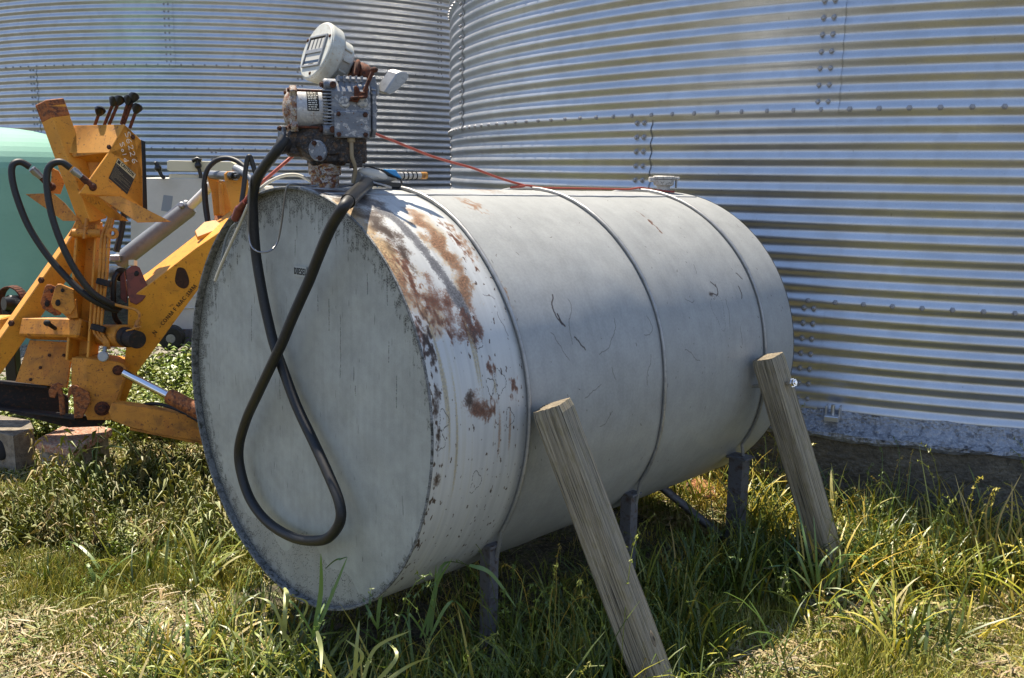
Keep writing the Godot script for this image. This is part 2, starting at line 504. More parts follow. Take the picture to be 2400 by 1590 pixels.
	M.white_poly = tmat(patchy(256, 256, 73, Color(0.74, 0.73, 0.70), [[Color(0.66, 0.65, 0.61), 0.01, 0.5, 0.8, 0.7]], 0.02), 0.5, 0.0, 0.5)
	M.cream = mat(Color(0.80, 0.77, 0.66), 0.55)
	M.moss = tmat(patchy(512, 512, 75, Color(0.47, 0.475, 0.47), [[Color(0.16, 0.16, 0.13), 0.03, 0.56, 0.72, 0.8], [Color(0.14, 0.14, 0.12), 0.12, 0.66, 0.72, 0.8]], 0.12), 0.85, 0.1, 3.0)
	# soil with straw
	M.soil = tmat(patchy(1024, 1024, 81, Color(0.30, 0.28, 0.215), [[Color(0.205, 0.18, 0.12), 0.012, 0.42, 0.62, 0.8], [Color(0.29, 0.30, 0.14), 0.02, 0.5, 0.66, 0.75], [Color(0.47, 0.43, 0.31), 0.10, 0.62, 0.74, 0.8]], 0.22, 0.4), 0.95, 0.0, 0.55, bump(512, 512, noise(83, 0.1, 5), 8.0), 1.0)
	M.gravel = tmat(patchy(512, 512, 85, Color(0.56, 0.53, 0.47), [[Color(0.40, 0.37, 0.32), 0.08, 0.5, 0.62, 0.8], [Color(0.72, 0.70, 0.65), 0.12, 0.6, 0.7, 0.8]], 0.2), 0.95, 0.0, 1.0, bump(512, 512, noise(86, 0.15, 4), 10.0), 1.0)

func soil_height(p: Vector2) -> float:
	return 0.0

var lumps := FastNoiseLite.new()
func gy(x: float, z: float) -> float:                    # height of the ground
	var d := Vector2(x, z).length()
	return lumps.get_noise_2d(x, z) * 0.035 * clampf(1.5 - d / 40.0, 0.0, 1.0) - 0.012

func ground():
	lumps.seed = 3
	lumps.frequency = 0.55
	lumps.fractal_octaves = 4
	# one sheet: fine near us, coarse out to the horizon
	var xs := []
	var c := Vector2(-0.3, -4.0)
	var rad := [0.0]
	while rad[-1] < 900.0:
		rad.append(rad[-1] + maxf(0.09, rad[-1] * 0.035))
	var b := B.new()
	var seg := 120
	var P = func(i: int, j: int) -> Vector3:
		var a := TAU * (j % seg) / seg
		var q: Vector2 = c + Vector2(cos(a), sin(a)) * rad[i]
		return Vector3(q.x, gy(q.x, q.y), q.y)
	var N = func(p: Vector3) -> Vector3:
		var e := 0.04
		return Vector3(gy(p.x - e, p.z) - gy(p.x + e, p.z), 2 * e, gy(p.x, p.z - e) - gy(p.x, p.z + e)).normalized()
	for i in rad.size() - 1:
		for j in seg:
			var p: Vector3 = P.call(i, j)
			var q: Vector3 = P.call(i, j + 1)
			var r: Vector3 = P.call(i + 1, j + 1)
			var s: Vector3 = P.call(i + 1, j)
			if i == 0:
				b.v(p, N.call(p)); b.v(s, N.call(s)); b.v(r, N.call(r))
			else:
				b.sq(p, q, r, s, N.call(p), N.call(q), N.call(r), N.call(s))
	structure(pt("ground", b, M.soil))

# ---------- grain bins ----------
const PITCH := 0.8128 / 12.0
func sheet_mesh(R: float, arc: float, y0: float, y1: float, crest: float, segs: int, per: int) -> ArrayMesh:
	var b := B.new()
	var rows := int(ceil((y1 - y0) / PITCH * per))
	var lap := 0.028 / R
	var P = func(i: int, j: int) -> Array:
		var y := lerpf(y0, y1, float(i) / rows)
		var a := lerpf(-lap, arc + lap, float(j) / segs)
		var ph := TAU * (y - crest) / PITCH
		var r := R + 0.0066 * cos(ph) + lerpf(0.0028, -0.0028, float(i) / rows) + lerpf(-0.0024, 0.0024, float(j) / segs)
		var sl := -0.0066 * TAU / PITCH * sin(ph)
		var rd := Vector3(sin(a), 0, cos(a))
		return [rd * r + Vector3(0, y, 0), (rd - Vector3(0, sl, 0)).normalized(), Vector2(a * R * 0.7, y * 0.7)]
	var grid := []
	for i in rows + 1:
		var row := []
		for j in segs + 1:
			row.append(P.call(i, j))
		grid.append(row)
	for i in rows:
		for j in segs:
			var p = grid[i][j]
			var q = grid[i][j + 1]
			var r = grid[i + 1][j + 1]
			var s = grid[i + 1][j]
			b.sq(p[0], q[0], r[0], s[0], p[1], q[1], r[1], s[1], p[2], q[2], r[2], s[2])
	return b.mesh()
func bolt_shape(b: B, at: Vector3, out: Vector3, k := 1.0):
	b.lathe(at - out * 0.002, out, [Vector2(0, 0.0115 * k), Vector2(0.0035 * k, 0.0105 * k), Vector2(0.0042 * k, 0.0075 * k), Vector2(0.0105 * k, 0.0068 * k), Vector2(0.0115 * k, 0.005 * k), Vector2(0.0115 * k, 0.0)], 6)

func bin(at: Vector3, R: float, sheets: int, row: float, base: float, starts: Array, bolt_deg: float, label: String, single: bool, face: float) -> Node3D:
	# starts: the seam angle (degrees from +z to +x) of each ring, lowest first
	var t := thing("grain_bin", label, "grain bin", at, "corrugated steel grain bins")
	var arc := TAU / sheets
	var rows := [row]
	while rows.size() < 8:
		rows.append(rows[-1] + 0.8128)
	var full_fine := sheet_mesh(R, arc, -0.35 * PITCH, 0.8128 + 0.30 * PITCH, 0.0, 26, 10)
	var full_rough := sheet_mesh(R, arc, -0.35 * PITCH, 0.8128 + 0.30 * PITCH, 0.0, 10, 6)
	var low_fine := sheet_mesh(R, arc, base - row, 0.30 * PITCH, 0.0, 26, 10)
	var low_rough := sheet_mesh(R, arc, base - row, 0.30 * PITCH, 0.0, 10, 6)
	var spots := []
	for k in rows.size():
		var s0: float = deg_to_rad(starts[k % starts.size()])
		for j in sheets:
			var a0 := s0 + arc * j
			var mid := wrapf(a0 + arc / 2 - face, -PI, PI)
			var fine := absf(mid) < 1.75 and k < 5
			var m: ArrayMesh
			if k == 0:
				m = low_fine if fine else low_rough
			else:
				m = full_fine if fine else full_rough
			var y: float = rows[maxi(k - 1, 0)] if k > 0 else row
			put("wall_sheet", m, M.galv, t, Transform3D(Basis(Vector3.UP, a0), at + Vector3(0, y - at.y, 0)))
			# two columns of bolts up each lap
			if k < 5:
				var n := 12 if k > 0 else 8
				for i in n:
					var yy: float = rows[k] - (i + 0.5) * PITCH
					for dx in [-0.018, -0.060]:
						spots.append([a0 + dx / R, yy, R - 0.0035])
		if k < 4:
			for j in int(round(360.0 / bolt_deg)):
				spots.append([deg_to_rad(j * bolt_deg) + s0 * 0.0, rows[k], R + 0.0075])
	var rest := B.new()
	var one_b := B.new()
	bolt_shape(one_b, Vector3.ZERO, Vector3(0, 0, 1), 1.12)
	var bm := one_b.mesh()
	var count := 0
	for s in spots:
		var off := absf(wrapf(s[0] - face, -PI, PI))
		if off > 1.75:
			continue
		var rd := Vector3(sin(s[0]), 0, cos(s[0]))
		var p: Vector3 = Vector3(at.x, s[1], at.z) + rd * s[2]
		var to_eye := (EYE - p).normalized()
		var q := (p - EYE)
		var dep := -q.dot(VB)
		var sx := 1200 + F * q.dot(VR) / dep
		var sy := 795 - F * q.dot(VU) / dep
		var seen: bool = to_eye.dot(rd) > -0.08 and sx > -30 and sx < 2430 and sy > -30 and sy < 1100
		if single and seen and count < 290:
			put("bolt", bm, M.bolt, t, Transform3D(Basis(Vector3.UP, s[0]), p))
			count += 1
		else:
			bolt_shape(rest, p, rd)
	var rb := pt("bolts", rest, M.bolt, t)
	stuff(rb)
	# cone roof and a closed top, high above the picture
	var top: float = rows[-1]
	var rf := B.new()
	rf.lathe(Vector3(at.x, top - 0.02, at.z), Vector3.UP, [Vector2(-0.06, R + 0.10), Vector2(0.0, R + 0.10), Vector2(1.75, 0.45), Vector2(1.95, 0.45), Vector2(2.0, 0.0)], 64)
	pt("roof", rf, M.galv, t)
	return t

func foundation(at: Vector3, R: float, top: float, label: String):
	var t := thing("concrete_foundation", label, "foundation", at)
	var b := B.new()
	var n := noise(91, 1.6, 4)
	var P = func(i: int, j: int) -> Vector3:
		var a := TAU * (j % 220) / 220
		var y: float = [-0.25, -0.1, 0.02, 0.08, 0.14, 0.2, 0.26, top - 0.02, top][i]
		var r := R + 0.05 + n.get_noise_3d(sin(a) * R * 4, y * 6, cos(a) * R * 4) * 0.022
		if y < 0.12:
			r += 0.03 * absf(n.get_noise_3d(sin(a) * R * 14, y * 30, cos(a) * R * 14))
		if i == 8:
			r -= 0.02
		return Vector3(at.x + sin(a) * r, y, at.z + cos(a) * r)
	for i in 8:
		for j in 220:
			var p: Vector3 = P.call(i, j)
			b.quad(p, P.call(i, j + 1), P.call(i + 1, j + 1), P.call(i + 1, j), p - Vector3(at.x, p.y, at.z))
	for j in 220:
		b.tri(Vector3(at.x, top, at.z), P.call(8, j), P.call(8, j + 1), Vector3.UP)
	pt("ring_wall", b, M.concrete, t)

func bins():
	var a := Vector3(3.0626, 0.36, -7.0349)
	var s := bin(a, 3.5323, 8, 0.926, 0.37, [-29.3, -43.5, -29.3, -43.5], 1.854,
		"shiny corrugated grain bin close behind the white fuel tank, its foot in grass", true, -0.41)
	foundation(a, 3.5323, 0.365, "dark stained concrete ring under the bin beside the tank, grass along its foot")
	# brittle grey sealant smeared along the foot of the wall
	var b := B.new()
	var n := noise(95, 3.0, 4)
	var P = func(i: int, j: int) -> Vector3:
		var ang := -1.9 + 2.5 * j / 300.0
		var y: float = [0.335, 0.350, 0.366, 0.385, 0.415, 0.452][i]
		var r: float = a.y * 0 + 3.5323 + [0.066, 0.078, 0.078, 0.045, 0.020, 0.0075][i]
		y += n.get_noise_2d(ang * 5.0, i * 3.0) * 0.011
		r += n.get_noise_2d(ang * 14.0, i * 9.0 + 50.0) * (0.010 if i < 5 else 0.001)
		return Vector3(a.x + sin(ang) * r, y, a.z + cos(ang) * r)
	for i in 5:
		for j in 300:
			var p: Vector3 = P.call(i, j)
			b.quad(p, P.call(i, j + 1), P.call(i + 1, j + 1), P.call(i + 1, j), p - Vector3(a.x, p.y - 0.05, a.z))
	pt("sealant_band", b, M.tar, s)
	# the hold-down bracket in the sealant
	var o := onp(1955, 968, Vector3(1.42, 0.44, -3.90), Vector3(-0.46, 0, 0.89))
	var rd := Vector3(-0.465, 0, 0.885)
	var sd := Vector3(0.885, 0, 0.465)
	var k := B.new()
	k.box(o + rd * 0.045 + Vector3(0, -0.012, 0), sd * 0.030, Vector3(0, 0.012, 0), rd * 0.03, 0.003)
	k.box(o + rd * 0.02 + sd * 0.028 + Vector3(0, 0.012, 0), sd * 0.004, Vector3(0, 0.026, 0), rd * 0.025, 0.002)
	k.box(o + rd * 0.02 - sd * 0.028 + Vector3(0, 0.012, 0), sd * 0.004, Vector3(0, 0.026, 0), rd * 0.025, 0.002)
	k.cyl(o + rd * 0.04, o + rd * 0.04 + Vector3(0, 0.045, 0), 0.009, 8)
	pt("anchor_bracket", k, M.galv, s)
	var a2 := Vector3(-3.4259, 0.30, -13.4933)
	bin(a2, 4.0724, 9, 0.854, 0.31, [0.4, 6.0, -21.65, 0.4, -21.65], 1.607,
		"far corrugated grain bin behind the yellow backhoe and the green tank", false, 0.249)
	foundation(a2, 4.0724, 0.305, "concrete ring under the far bin behind the backhoe")

# ---------- the fuel tank ----------
const SW := 1024
const SH := 2048
var shell := PackedByteArray()
var grain := PackedByteArray()
func blend(i: int, c: Color, t: float):
	shell[i] = int(lerpf(shell[i], c.r * 255.0, t))
	shell[i + 1] = int(lerpf(shell[i + 1], c.g * 255.0, t))
	shell[i + 2] = int(lerpf(shell[i + 2], c.b * 255.0, t))
func shell_px(a: float, deg: float) -> Vector2:
	return Vector2(a / TL * SW, (deg + 180.0) / 360.0 * SH)
func blot(a: float, deg: float, wa: float, wd: float, c: Color, n: PackedByteArray, ragged: float, strength := 0.95, soft := 0.12):
	# a ragged patch, wa metres along and wd degrees round
	var o := shell_px(a, deg)
	var rx := wa / TL * SW
	var ry := wd / 360.0 * SH
	for y in range(int(o.y - ry * 1.7), int(o.y + ry * 1.7)):
		for x in range(maxi(0, int(o.x - rx * 1.7)), mini(SW, int(o.x + rx * 1.7) + 1)):
			var e := Vector2((x - o.x) / rx, (y - o.y) / ry).length()
			var i := posmod(y, SH) * SW + x
			var g: float = grain[i] / 255.0 - 0.5
			var f := 1.0 - e + (n[i] / 255.0 - 0.5) * ragged * 1.5 + g * 0.8
			if f > 0.0:
				var k := 1.0 + g * 0.9
				blend(i * 3, Color(c.r * k, c.g * k, c.b * k), strength * minf(f / soft, 1.0))
func scratch(a: float, deg: float, pts: int, step: float, heading: float, c: Color, width := 1.2):
	var o := shell_px(a, deg)
	var h := heading
	for k in pts:
		h += rng.randf_range(-0.5, 0.5)
		for j in 4:
			o += Vector2(cos(h), sin(h)) * step * 0.25
			var wd := int(ceil(width * rng.randf_range(0.6, 1.3)))
			for dy in range(-wd, wd + 1):
				for dx in range(-wd, wd + 1):
					var e := Vector2(dx, dy).length()
					if e <= width:
						var x := int(o.x) + dx
						if x >= 0 and x < SW:
							blend((posmod(int(o.y) + dy, SH) * SW + x) * 3, c, 0.5)

func shell_texture() -> ImageTexture:
	var fine := nbytes(noise(101, 0.16, 4), SW, SH)
	grain = nbytes(noise(106, 0.24, 4), SW, SH)
	var mid := nbytes(noise(102, 0.022, 5), SW, SH)
	var low := nbytes(noise(103, 0.006, 4), SW, SH)
	var run := nbytes(noise(104, 0.06, 4), SW, SH, SW, 96)     # runs that trickle round the shell
	var wear := nbytes(noise(105, 0.10, 5), SW, SH, SW, 1024)
	shell.resize(SW * SH * 3)
	var edge := 0.33 / TL * SW
	for y in SH:
		var deg := y * 360.0 / SH - 180.0
		for x in SW:
			var i := y * SW + x
			var s := 0.60 + (mid[i] / 255.0 - 0.5) * 0.05 + (low[i] / 255.0 - 0.5) * 0.04 + (run[i] / 255.0 - 0.5) * 0.025 + (fine[i] / 255.0 - 0.5) * 0.05
			var c := Color(s * 0.99, s * 1.0, s * 0.985)
			if x < edge:                                       # the front course is an older, whiter paint
				var t := sstep(0.0, 0.10, (edge - x) / edge) * 0.75
				c = c.lerp(Color(0.76, 0.765, 0.755) * (0.9 + 0.2 * run[i] / 255.0), t)
				if run[i] > 150 and absf(deg) > 62:
					c = c.lerp(Color(0.55, 0.53, 0.44), sstep(150, 215, run[i]) * 0.22)
				var a := float(x) / edge
				# flecks that crowd towards the front edge
				var f := wear[i] / 255.0 + (0.16 * (1.0 - a / 0.16) if a < 0.16 else 0.0) + (0.03 if a > 0.55 else 0.0)
				if f > 0.80:
					c = c.lerp(Color(0.22, 0.16, 0.125), sstep(0.80, 0.84, f) * 0.85)
			elif wear[i] > 236 and fine[i] > 128:
				c = c.lerp(Color(0.30, 0.25, 0.22), 0.7)
			shell[i * 3] = int(clampf(c.r, 0, 1) * 255)
			shell[i * 3 + 1] = int(clampf(c.g, 0, 1) * 255)
			shell[i * 3 + 2] = int(clampf(c.b, 0, 1) * 255)
	var tan_ := Color(0.62, 0.52, 0.38)
	var orange := Color(0.48, 0.36, 0.27)
	var brown := Color(0.34, 0.21, 0.15)
	var dark := Color(0.20, 0.15, 0.12)
	var stain_shade := Color(0.36, 0.36, 0.37)
	var olive := Color(0.56, 0.50, 0.36)
	var at := func(x: float, y: float) -> Vector2:
		return tang(tcyl(x, y, TR))
	var stain_shade_path := [[853, 474], [882, 487], [910, 501], [932, 521], [954, 544], [976, 568], [998, 594], [1020, 622], [1042, 651], [1058, 676], [1073, 701], [1086, 726], [1098, 751]]
	var pale := Color(0.60, 0.52, 0.41)
	# each: picture point of the patch, half width (m), half length (deg), colour, raggedness
	for k in [[830, 505, .075, 9, pale, .7], [880, 575, .075, 9, pale, .7], [930, 640, .075, 8, pale, .8], [970, 700, .07, 7, pale, .9], [1010, 745, .06, 5, pale, 1.1], [1000, 530, .05, 8, pale, 1.2], [1040, 590, .045, 8, pale, 1.2], [1075, 660, .04, 8, pale, 1.3],
			[812, 492, .05, 9, tan_, .9], [862, 560, .05, 10, tan_, 1.0], [905, 610, .055, 9, tan_, 1.2], [940, 660, .05, 8, orange, 1.5], [845, 470, .07, 9, dark, 1.0], [880, 515, .045, 10, dark, .9], [915, 553, .028, 9, dark, 1.1], [800, 452, .11, 9, dark, 1.2], [948, 600, .012, 8, dark, 1.0],
			[979, 513, .026, 8, orange, 1.4], [1005, 545, .026, 8, orange, 1.4], [1029, 572, .028, 8, orange, 1.4], [1060, 607, .028, 8, orange, 1.4], [1079, 563, .018, 8, orange, 1.6], [1078, 650, .024, 8, orange, 1.4], [1092, 689, .024, 7, orange, 1.4], [1065, 560, .012, 8, brown, 1.6],
			[955, 640, .018, 8, brown, 1.6], [973, 689, .028, 4, brown, 1.2], [1023, 689, .028, 5, brown, 1.2], [1000, 715, .02, 4, brown, 1.4], [990, 735, .018, 4, orange, 1.6], [1020, 750, .02, 4.0, brown, 1.5], [985, 780, .018, 5, brown, 1.7], [1054, 733, .024, 6, brown, 1.3], [1085, 757, .026, 5, brown, 1.1], [1104, 778, .030, 3.2, brown, 1.0], [1116, 750, .012, 5, brown, 1.2], [1050, 775, .012, 3, brown, 1.6],
			[1118, 955, .040, 3.2, brown, 1.3], [1150, 962, .030, 2.6, brown, 1.5], [1100, 940, .014, 2.2, dark, 1.2], [1000, 790, .020, 5, dark, 1.9], [1010, 830, .014, 5, dark, 1.9], [1022, 915, .010, 2.4, dark, 1.2], [1020, 965, .010, 2.6, dark, 1.4], [1024, 1020, .011, 2.4, dark, 1.5], [1022, 1120, .010, 2.0, dark, 1.4],
			[1150, 860, .016, 2.0, brown, 2.0], [1205, 905, .016, 2.6, brown, 2.0], [1120, 400, .05, 8, orange, 1.7], [1105, 480, .03, 5, orange, 2.0], [1525, 520, .008, 5, brown, 2.0], [1665, 690, .014, .9, dark, 1.0], [1185, 690, .008, 4, orange, 2.0]]:
		var q: Vector2 = at.call(k[0], k[1])
		blot(q.x, q.y, k[2], k[3], k[4], wear if k[5] > 1.4 else mid, k[5] * 1.0, 0.88, 0.85)
	# grey run of spilt fuel, with the pump's shadow painted in at its top
	for k in stain_shade_path:
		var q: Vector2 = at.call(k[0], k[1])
		blot(q.x, q.y, .017, 5.0, stain_shade, mid, 0.5, 0.80, 0.25)
	for k in [[1092, 748, .016, 3.5, brown], [1104, 776, .026, 3.0, brown]]:
		var q: Vector2 = at.call(k[0], k[1])
		blot(q.x, q.y, k[2], k[3], k[4], wear, 1.2, 0.8, 0.4)
	# rusty trickles under the patches
	for k in [[1170, 1015, 8, orange], [1195, 1000, 6, orange], [1110, 830, 9, olive], [1120, 850, 10, olive], [1035, 880, 16, olive], [1050, 960, 14, olive], [1160, 905, 3, olive], [1070, 1050, 16, olive], [1010, 1010, 14, olive]]:
		var q: Vector2 = at.call(k[0], k[1])
		blot(q.x, q.y, .0055, k[2], k[3], run, 0.6, 0.55, 0.5)
	# blistered rings, cracks and chips in the paint
	for k in [[1115, 1130, 12], [1172, 895, 13], [1150, 905, 9], [1040, 985, 10], [1032, 1035, 10], [1195, 980, 10], [1120, 800, 9], [1685, 730, 24]]:
		var q: Vector2 = at.call(k[0], k[1])
		var o := shell_px(q.x, q.y)
		var wob := rng.randf_range(0, 9)
		for j in 90:
			if rng.randf() < 0.25:
				continue
			var g := TAU * j / 90
			var rr: float = k[2] * (1.0 + 0.22 * sin(g * 3 + wob))
			blend((posmod(int(o.y + sin(g) * rr * 1.3), SH) * SW + clampi(int(o.x + cos(g) * rr * 0.8), 0, SW - 1)) * 3, Color(0.2, 0.19, 0.18), 0.75)
	for k in [[1295, 690, 14, 1.5, 1.9], [1305, 735, 6, 1.6, 2.4], [1330, 700, 20, 1.4, 1.2], [1345, 790, 8, 0.6, 1.8], [1290, 780, 14, 0.2, 0.8], [1440, 745, 22, 1.4, 0.9], [1515, 740, 14, 1.5, 1.1], [1525, 830, 14, 1.7, 1.0], [1625, 620, 5, 1.6, 1.6], [1665, 690, 12, 0.2, 1.9], [1700, 700, 14, 1.2, 1.0], [1730, 670, 7, 1.3, 1.8], [1725, 640, 5, 0.9, 1.9], [1605, 700, 8, 1.0, 1.3], [1665, 660, 4, 0.8, 1.9], [1735, 765, 9, 2.2, 1.2], [1605, 820, 14, -0.4, 0.8], [1435, 860, 6, 1.4, 1.4], [1405, 1000, 10, 0.3, 0.9], [1370, 935, 12, -0.6, 0.9], [1130, 690, 6, 0.4, 1.4], [1165, 730, 10, 1.5, 0.9]]:
		var q: Vector2 = at.call(k[0], k[1])
		scratch(q.x, q.y, k[2], 4.0, k[3], Color(0.17, 0.13, 0.12), k[4] * 0.62)
	for k in 200:
		scratch(rng.randf_range(0.3, TL), rng.randf_range(-60, 140), rng.randi_range(1, 3), 2.0, rng.randf_range(0.8, 2.3), Color(0.22, 0.18, 0.16), rng.randf_range(0.5, 1.0))
	return ptex(SW, SH, shell)

func head_texture() -> ImageTexture:
	var n := 1024
	var fine := nbytes(noise(111, 0.2, 4), n, n)
	var mid := nbytes(noise(112, 0.03, 5), n, n)
	var low := nbytes(noise(113, 0.006, 3), n, n)
	var run := nbytes(noise(114, 0.05, 4), n, n, n, 40)
	var drip := nbytes(noise(115, 0.09, 4), n, n, n, 110)
	var d := PackedByteArray()
	d.resize(n * n * 3)
	for y in n:
		for x in n:
			var i := y * n + x
			var p := Vector2(x - 512, 512 - y) / 512.0         # right and up, 1 at the rim
			var r := p.length()
			var s := 0.61 + (low[i] / 255.0 - 0.5) * 0.08 + (run[i] / 255.0 - 0.5) * 0.03 + (fine[i] / 255.0 - 0.5) * 0.04 + (mid[i] / 255.0 - 0.5) * 0.05
			var c := Color(s * 0.985, s * 1.0, s * 0.955)
			# old drips
			if drip[i] > 214:
				c = c.lerp(Color(0.22, 0.22, 0.21), sstep(214, 235, drip[i]) * 0.55)
			# grit and mould creeping in from the rim, thickest above and to the left
			var side := 0.028 + 0.045 * maxf(0.0, -p.x) + 0.075 * maxf(0.0, p.y)
			var g := (r - (1.0 - side * 1.6)) / side + (mid[i] / 255.0 - 0.5) * 2.6 + (drip[i] / 255.0 - 0.5) * (1.6 if p.y > 0.3 else 0.4)
			if g > 0.25:
				c = c.lerp(Color(0.15, 0.15, 0.13), minf((g - 0.25) * 1.0, 0.8) * (0.15 + 0.85 * sstep(105, 165, fine[i])))
			# the splashed, speckled foot of the end plate
			var edge := -0.70 + 0.07 * sin(p.x * 7.0) + 0.05 * sin(p.x * 17.0 + 1.0) - 0.16 * sstep(-0.1, 0.5, p.x)
			if p.y < edge:
				c = c.lerp(Color(0.48, 0.475, 0.46), 0.25)
				if fine[i] > 158 and mid[i] > 115:
					c = c.lerp(Color(0.15, 0.145, 0.14), sstep(158, 185, fine[i]) * 0.75)
			d[i * 3] = int(clampf(c.r, 0, 1) * 255)
			d[i * 3 + 1] = int(clampf(c.g, 0, 1) * 255)
			d[i * 3 + 2] = int(clampf(c.b, 0, 1) * 255)
	# old dribbles down the plate
	for k in [[797, 735, 886], [771, 700, 775], [588, 715, 800], [906, 655, 715], [745, 690, 728], [860, 640, 690], [655, 880, 935], [912, 800, 850], [835, 905, 930], [690, 560, 600], [612, 690, 730], [930, 880, 960]]:
		var a := tfront(k[0], k[1], 0.015) - TC
		var z := tfront(k[0], k[2], 0.015) - TC
		var x0 := a.dot(LT) / TR * 512 + 512
		var y0 := 512 - a.dot(UPT) / TR * 512
		var y1 := 512 - z.dot(UPT) / TR * 512
		for y in range(int(y0), int(y1)):
			x0 += rng.randf_range(-0.25, 0.25)
			if rng.randf() < 0.3:
				continue
			for x in range(int(x0) - 1, int(x0) + 1 + rng.randi() % 2):
				var i := (y * n + x) * 3
				for q in 3:
					d[i + q] = int(d[i + q] * rng.randf_range(0.45, 0.75))
	return ptex(n, n, d)

func tank():
	var t := thing("fuel_tank", "large white-silver horizontal diesel tank with rusty front top edge, on short steel legs", "fuel tank", tp(0.9, 0, -0.82))
	var den := noise(121, 2.2, 3)
	var sm := tmat(shell_texture(), 0.50, 0.15)
	var b := B.new()
	var na := 36
	var nr := 128
	var P = func(i: int, j: int) -> Vector3:
		var a := TL * i / na
		var g := 360.0 * j / nr - 180.0
		var rr := TR + den.get_noise_3d(a * 1.2, sin(deg_to_rad(g)) * 0.9, cos(deg_to_rad(g)) * 0.9) * 0.0050 * sin(PI * a / TL)
		return tsurf(a, g, rr)
	var N = func(i: int, j: int) -> Vector3:
		var da: Vector3 = P.call(mini(i + 1, na), j) - P.call(maxi(i - 1, 0), j)
		var dg: Vector3 = P.call(i, j + 1) - P.call(i, j - 1)
		var n := da.cross(dg).normalized()
		var c := tp(TL * i / na, 0, 0)
		return n if n.dot(P.call(i, j) - c) > 0 else -n
	for i in na:
		for j in nr:
			var u0 := float(i) / na
			var u1 := float(i + 1) / na
			var v0 := float(j) / nr
			var v1 := float(j + 1) / nr
			b.sq(P.call(i, j), P.call(i + 1, j), P.call(i + 1, j + 1), P.call(i, j + 1), N.call(i, j), N.call(i + 1, j), N.call(i + 1, j + 1), N.call(i, j + 1),
				Vector2(u0, v0), Vector2(u1, v0), Vector2(u1, v1), Vector2(u0, v1))
	pt("shell", b, sm, t)
	# the end plates sit a little inside the ends of the shell
	for e in [[0.019, -1.0, "front_plate"], [TL - 0.028, 1.0, "rear_plate"]]:
		var h := B.new()
		for j in 96:
			for k in 10:
				var q := []
				for w in [[k, j], [k, j + 1], [k + 1, j + 1], [k + 1, j]]:
					var r0: float = w[0] / 10.0
					var g: float = TAU * w[1] / 96.0
					var D = func(x: float, y: float) -> float:
						return 0.006 * (1.0 - x * x - y * y) + den.get_noise_2d(x * 0.9 + 5.0, y * 0.9) * 0.006 * (1.0 - x * x - y * y)
					var hx: float = sin(g) * r0
					var hy: float = cos(g) * r0
					var dish: float = D.call(hx, hy)
					var sx: float = (D.call(hx + 0.02, hy) - D.call(hx - 0.02, hy)) / (0.04 * TR)
					var sy: float = (D.call(hx, hy + 0.02) - D.call(hx, hy - 0.02)) / (0.04 * TR)
					q.append([tp(e[0] + e[1] * dish, sin(g) * r0 * (TR - 0.004), cos(g) * r0 * (TR - 0.004)), Vector2(0.5 + 0.5 * sin(g) * r0, 0.5 - 0.5 * cos(g) * r0), (AX * e[1] - LT * sx - UPT * sy).normalized()])
				if k == 0:
					h.v(q[0][0], q[0][2], q[0][1]); h.v(q[3][0], q[3][2], q[3][1]); h.v(q[2][0], q[2][2], q[2][1])
				else:
					h.sq(q[0][0], q[1][0], q[2][0], q[3][0], q[0][2], q[1][2], q[2][2], q[3][2], q[0][1], q[1][1], q[2][1], q[3][1])
		if e[1] < 0:
			var hm := tmat(head_texture(), 0.6, 0.08)
			pt(e[2], h, hm, t)
		else:
			pt(e[2], h, M.leg, t)
		# the rim: inner wall and lip of the flange
		var rb := B.new()
		var a0: float = 0.0 if e[1] < 0 else TL
		for j in 128:
			var g0 := 360.0 * j / 128.0
			var g1 := 360.0 * (j + 1) / 128.0
			var w: Array = [[a0, TR + 0.0015], [a0 + e[1] * 0.004, TR], [a0 + e[1] * 0.004, TR - 0.005], [a0 + e[1] * 0.001, TR - 0.0065], [e[0] + e[1] * 0.002, TR - 0.0065]]
			for k in 4:
				var c := tp(a0, 0, 0)
				rb.quad(tsurf(w[k][0], g0, w[k][1]), tsurf(w[k][0], g1, w[k][1]), tsurf(w[k + 1][0], g1, w[k + 1][1]), tsurf(w[k + 1][0], g0, w[k + 1][1]), AX * e[1] + (tsurf(a0, g0, 1.0) - c) * (1.0 if k < 1 else -0.3))
		pt("rim", rb, M.moss, t)
	# lap seam along the top right of the shell
	var sb := B.new()
	for k in 46:
		var a0 := 0.02 + 1.80 * k / 46.0
		var a1 := 0.02 + 1.80 * (k + 1) / 46.0
		var g0 := 14.0 + 0.12 * sin(k * 1.7)
		var g1 := 14.0 + 0.12 * sin((k + 1) * 1.7)
		sb.quad(tsurf(a0, g0, TR + 0.0035), tsurf(a1, g1, TR + 0.0035), tsurf(a1, g1 - 2.2, TR + 0.001), tsurf(a0, g0 - 2.2, TR + 0.001), UPT)
		sb.quad(tsurf(a0, g0, TR + 0.0035), tsurf(a1, g1, TR + 0.0035), tsurf(a1, g1, TR - 0.001), tsurf(a0, g0, TR - 0.001), LT)
	pt("lap_seam", sb, sm_plain(), t)
	# hold-down rods over the top, hooked to the legs
	var rod_a := [0.333, 0.968, 1.612]
	var leg_a := [0.345, 1.005, 1.665]
	var leg_l := [0.462, 0.470, 0.505]
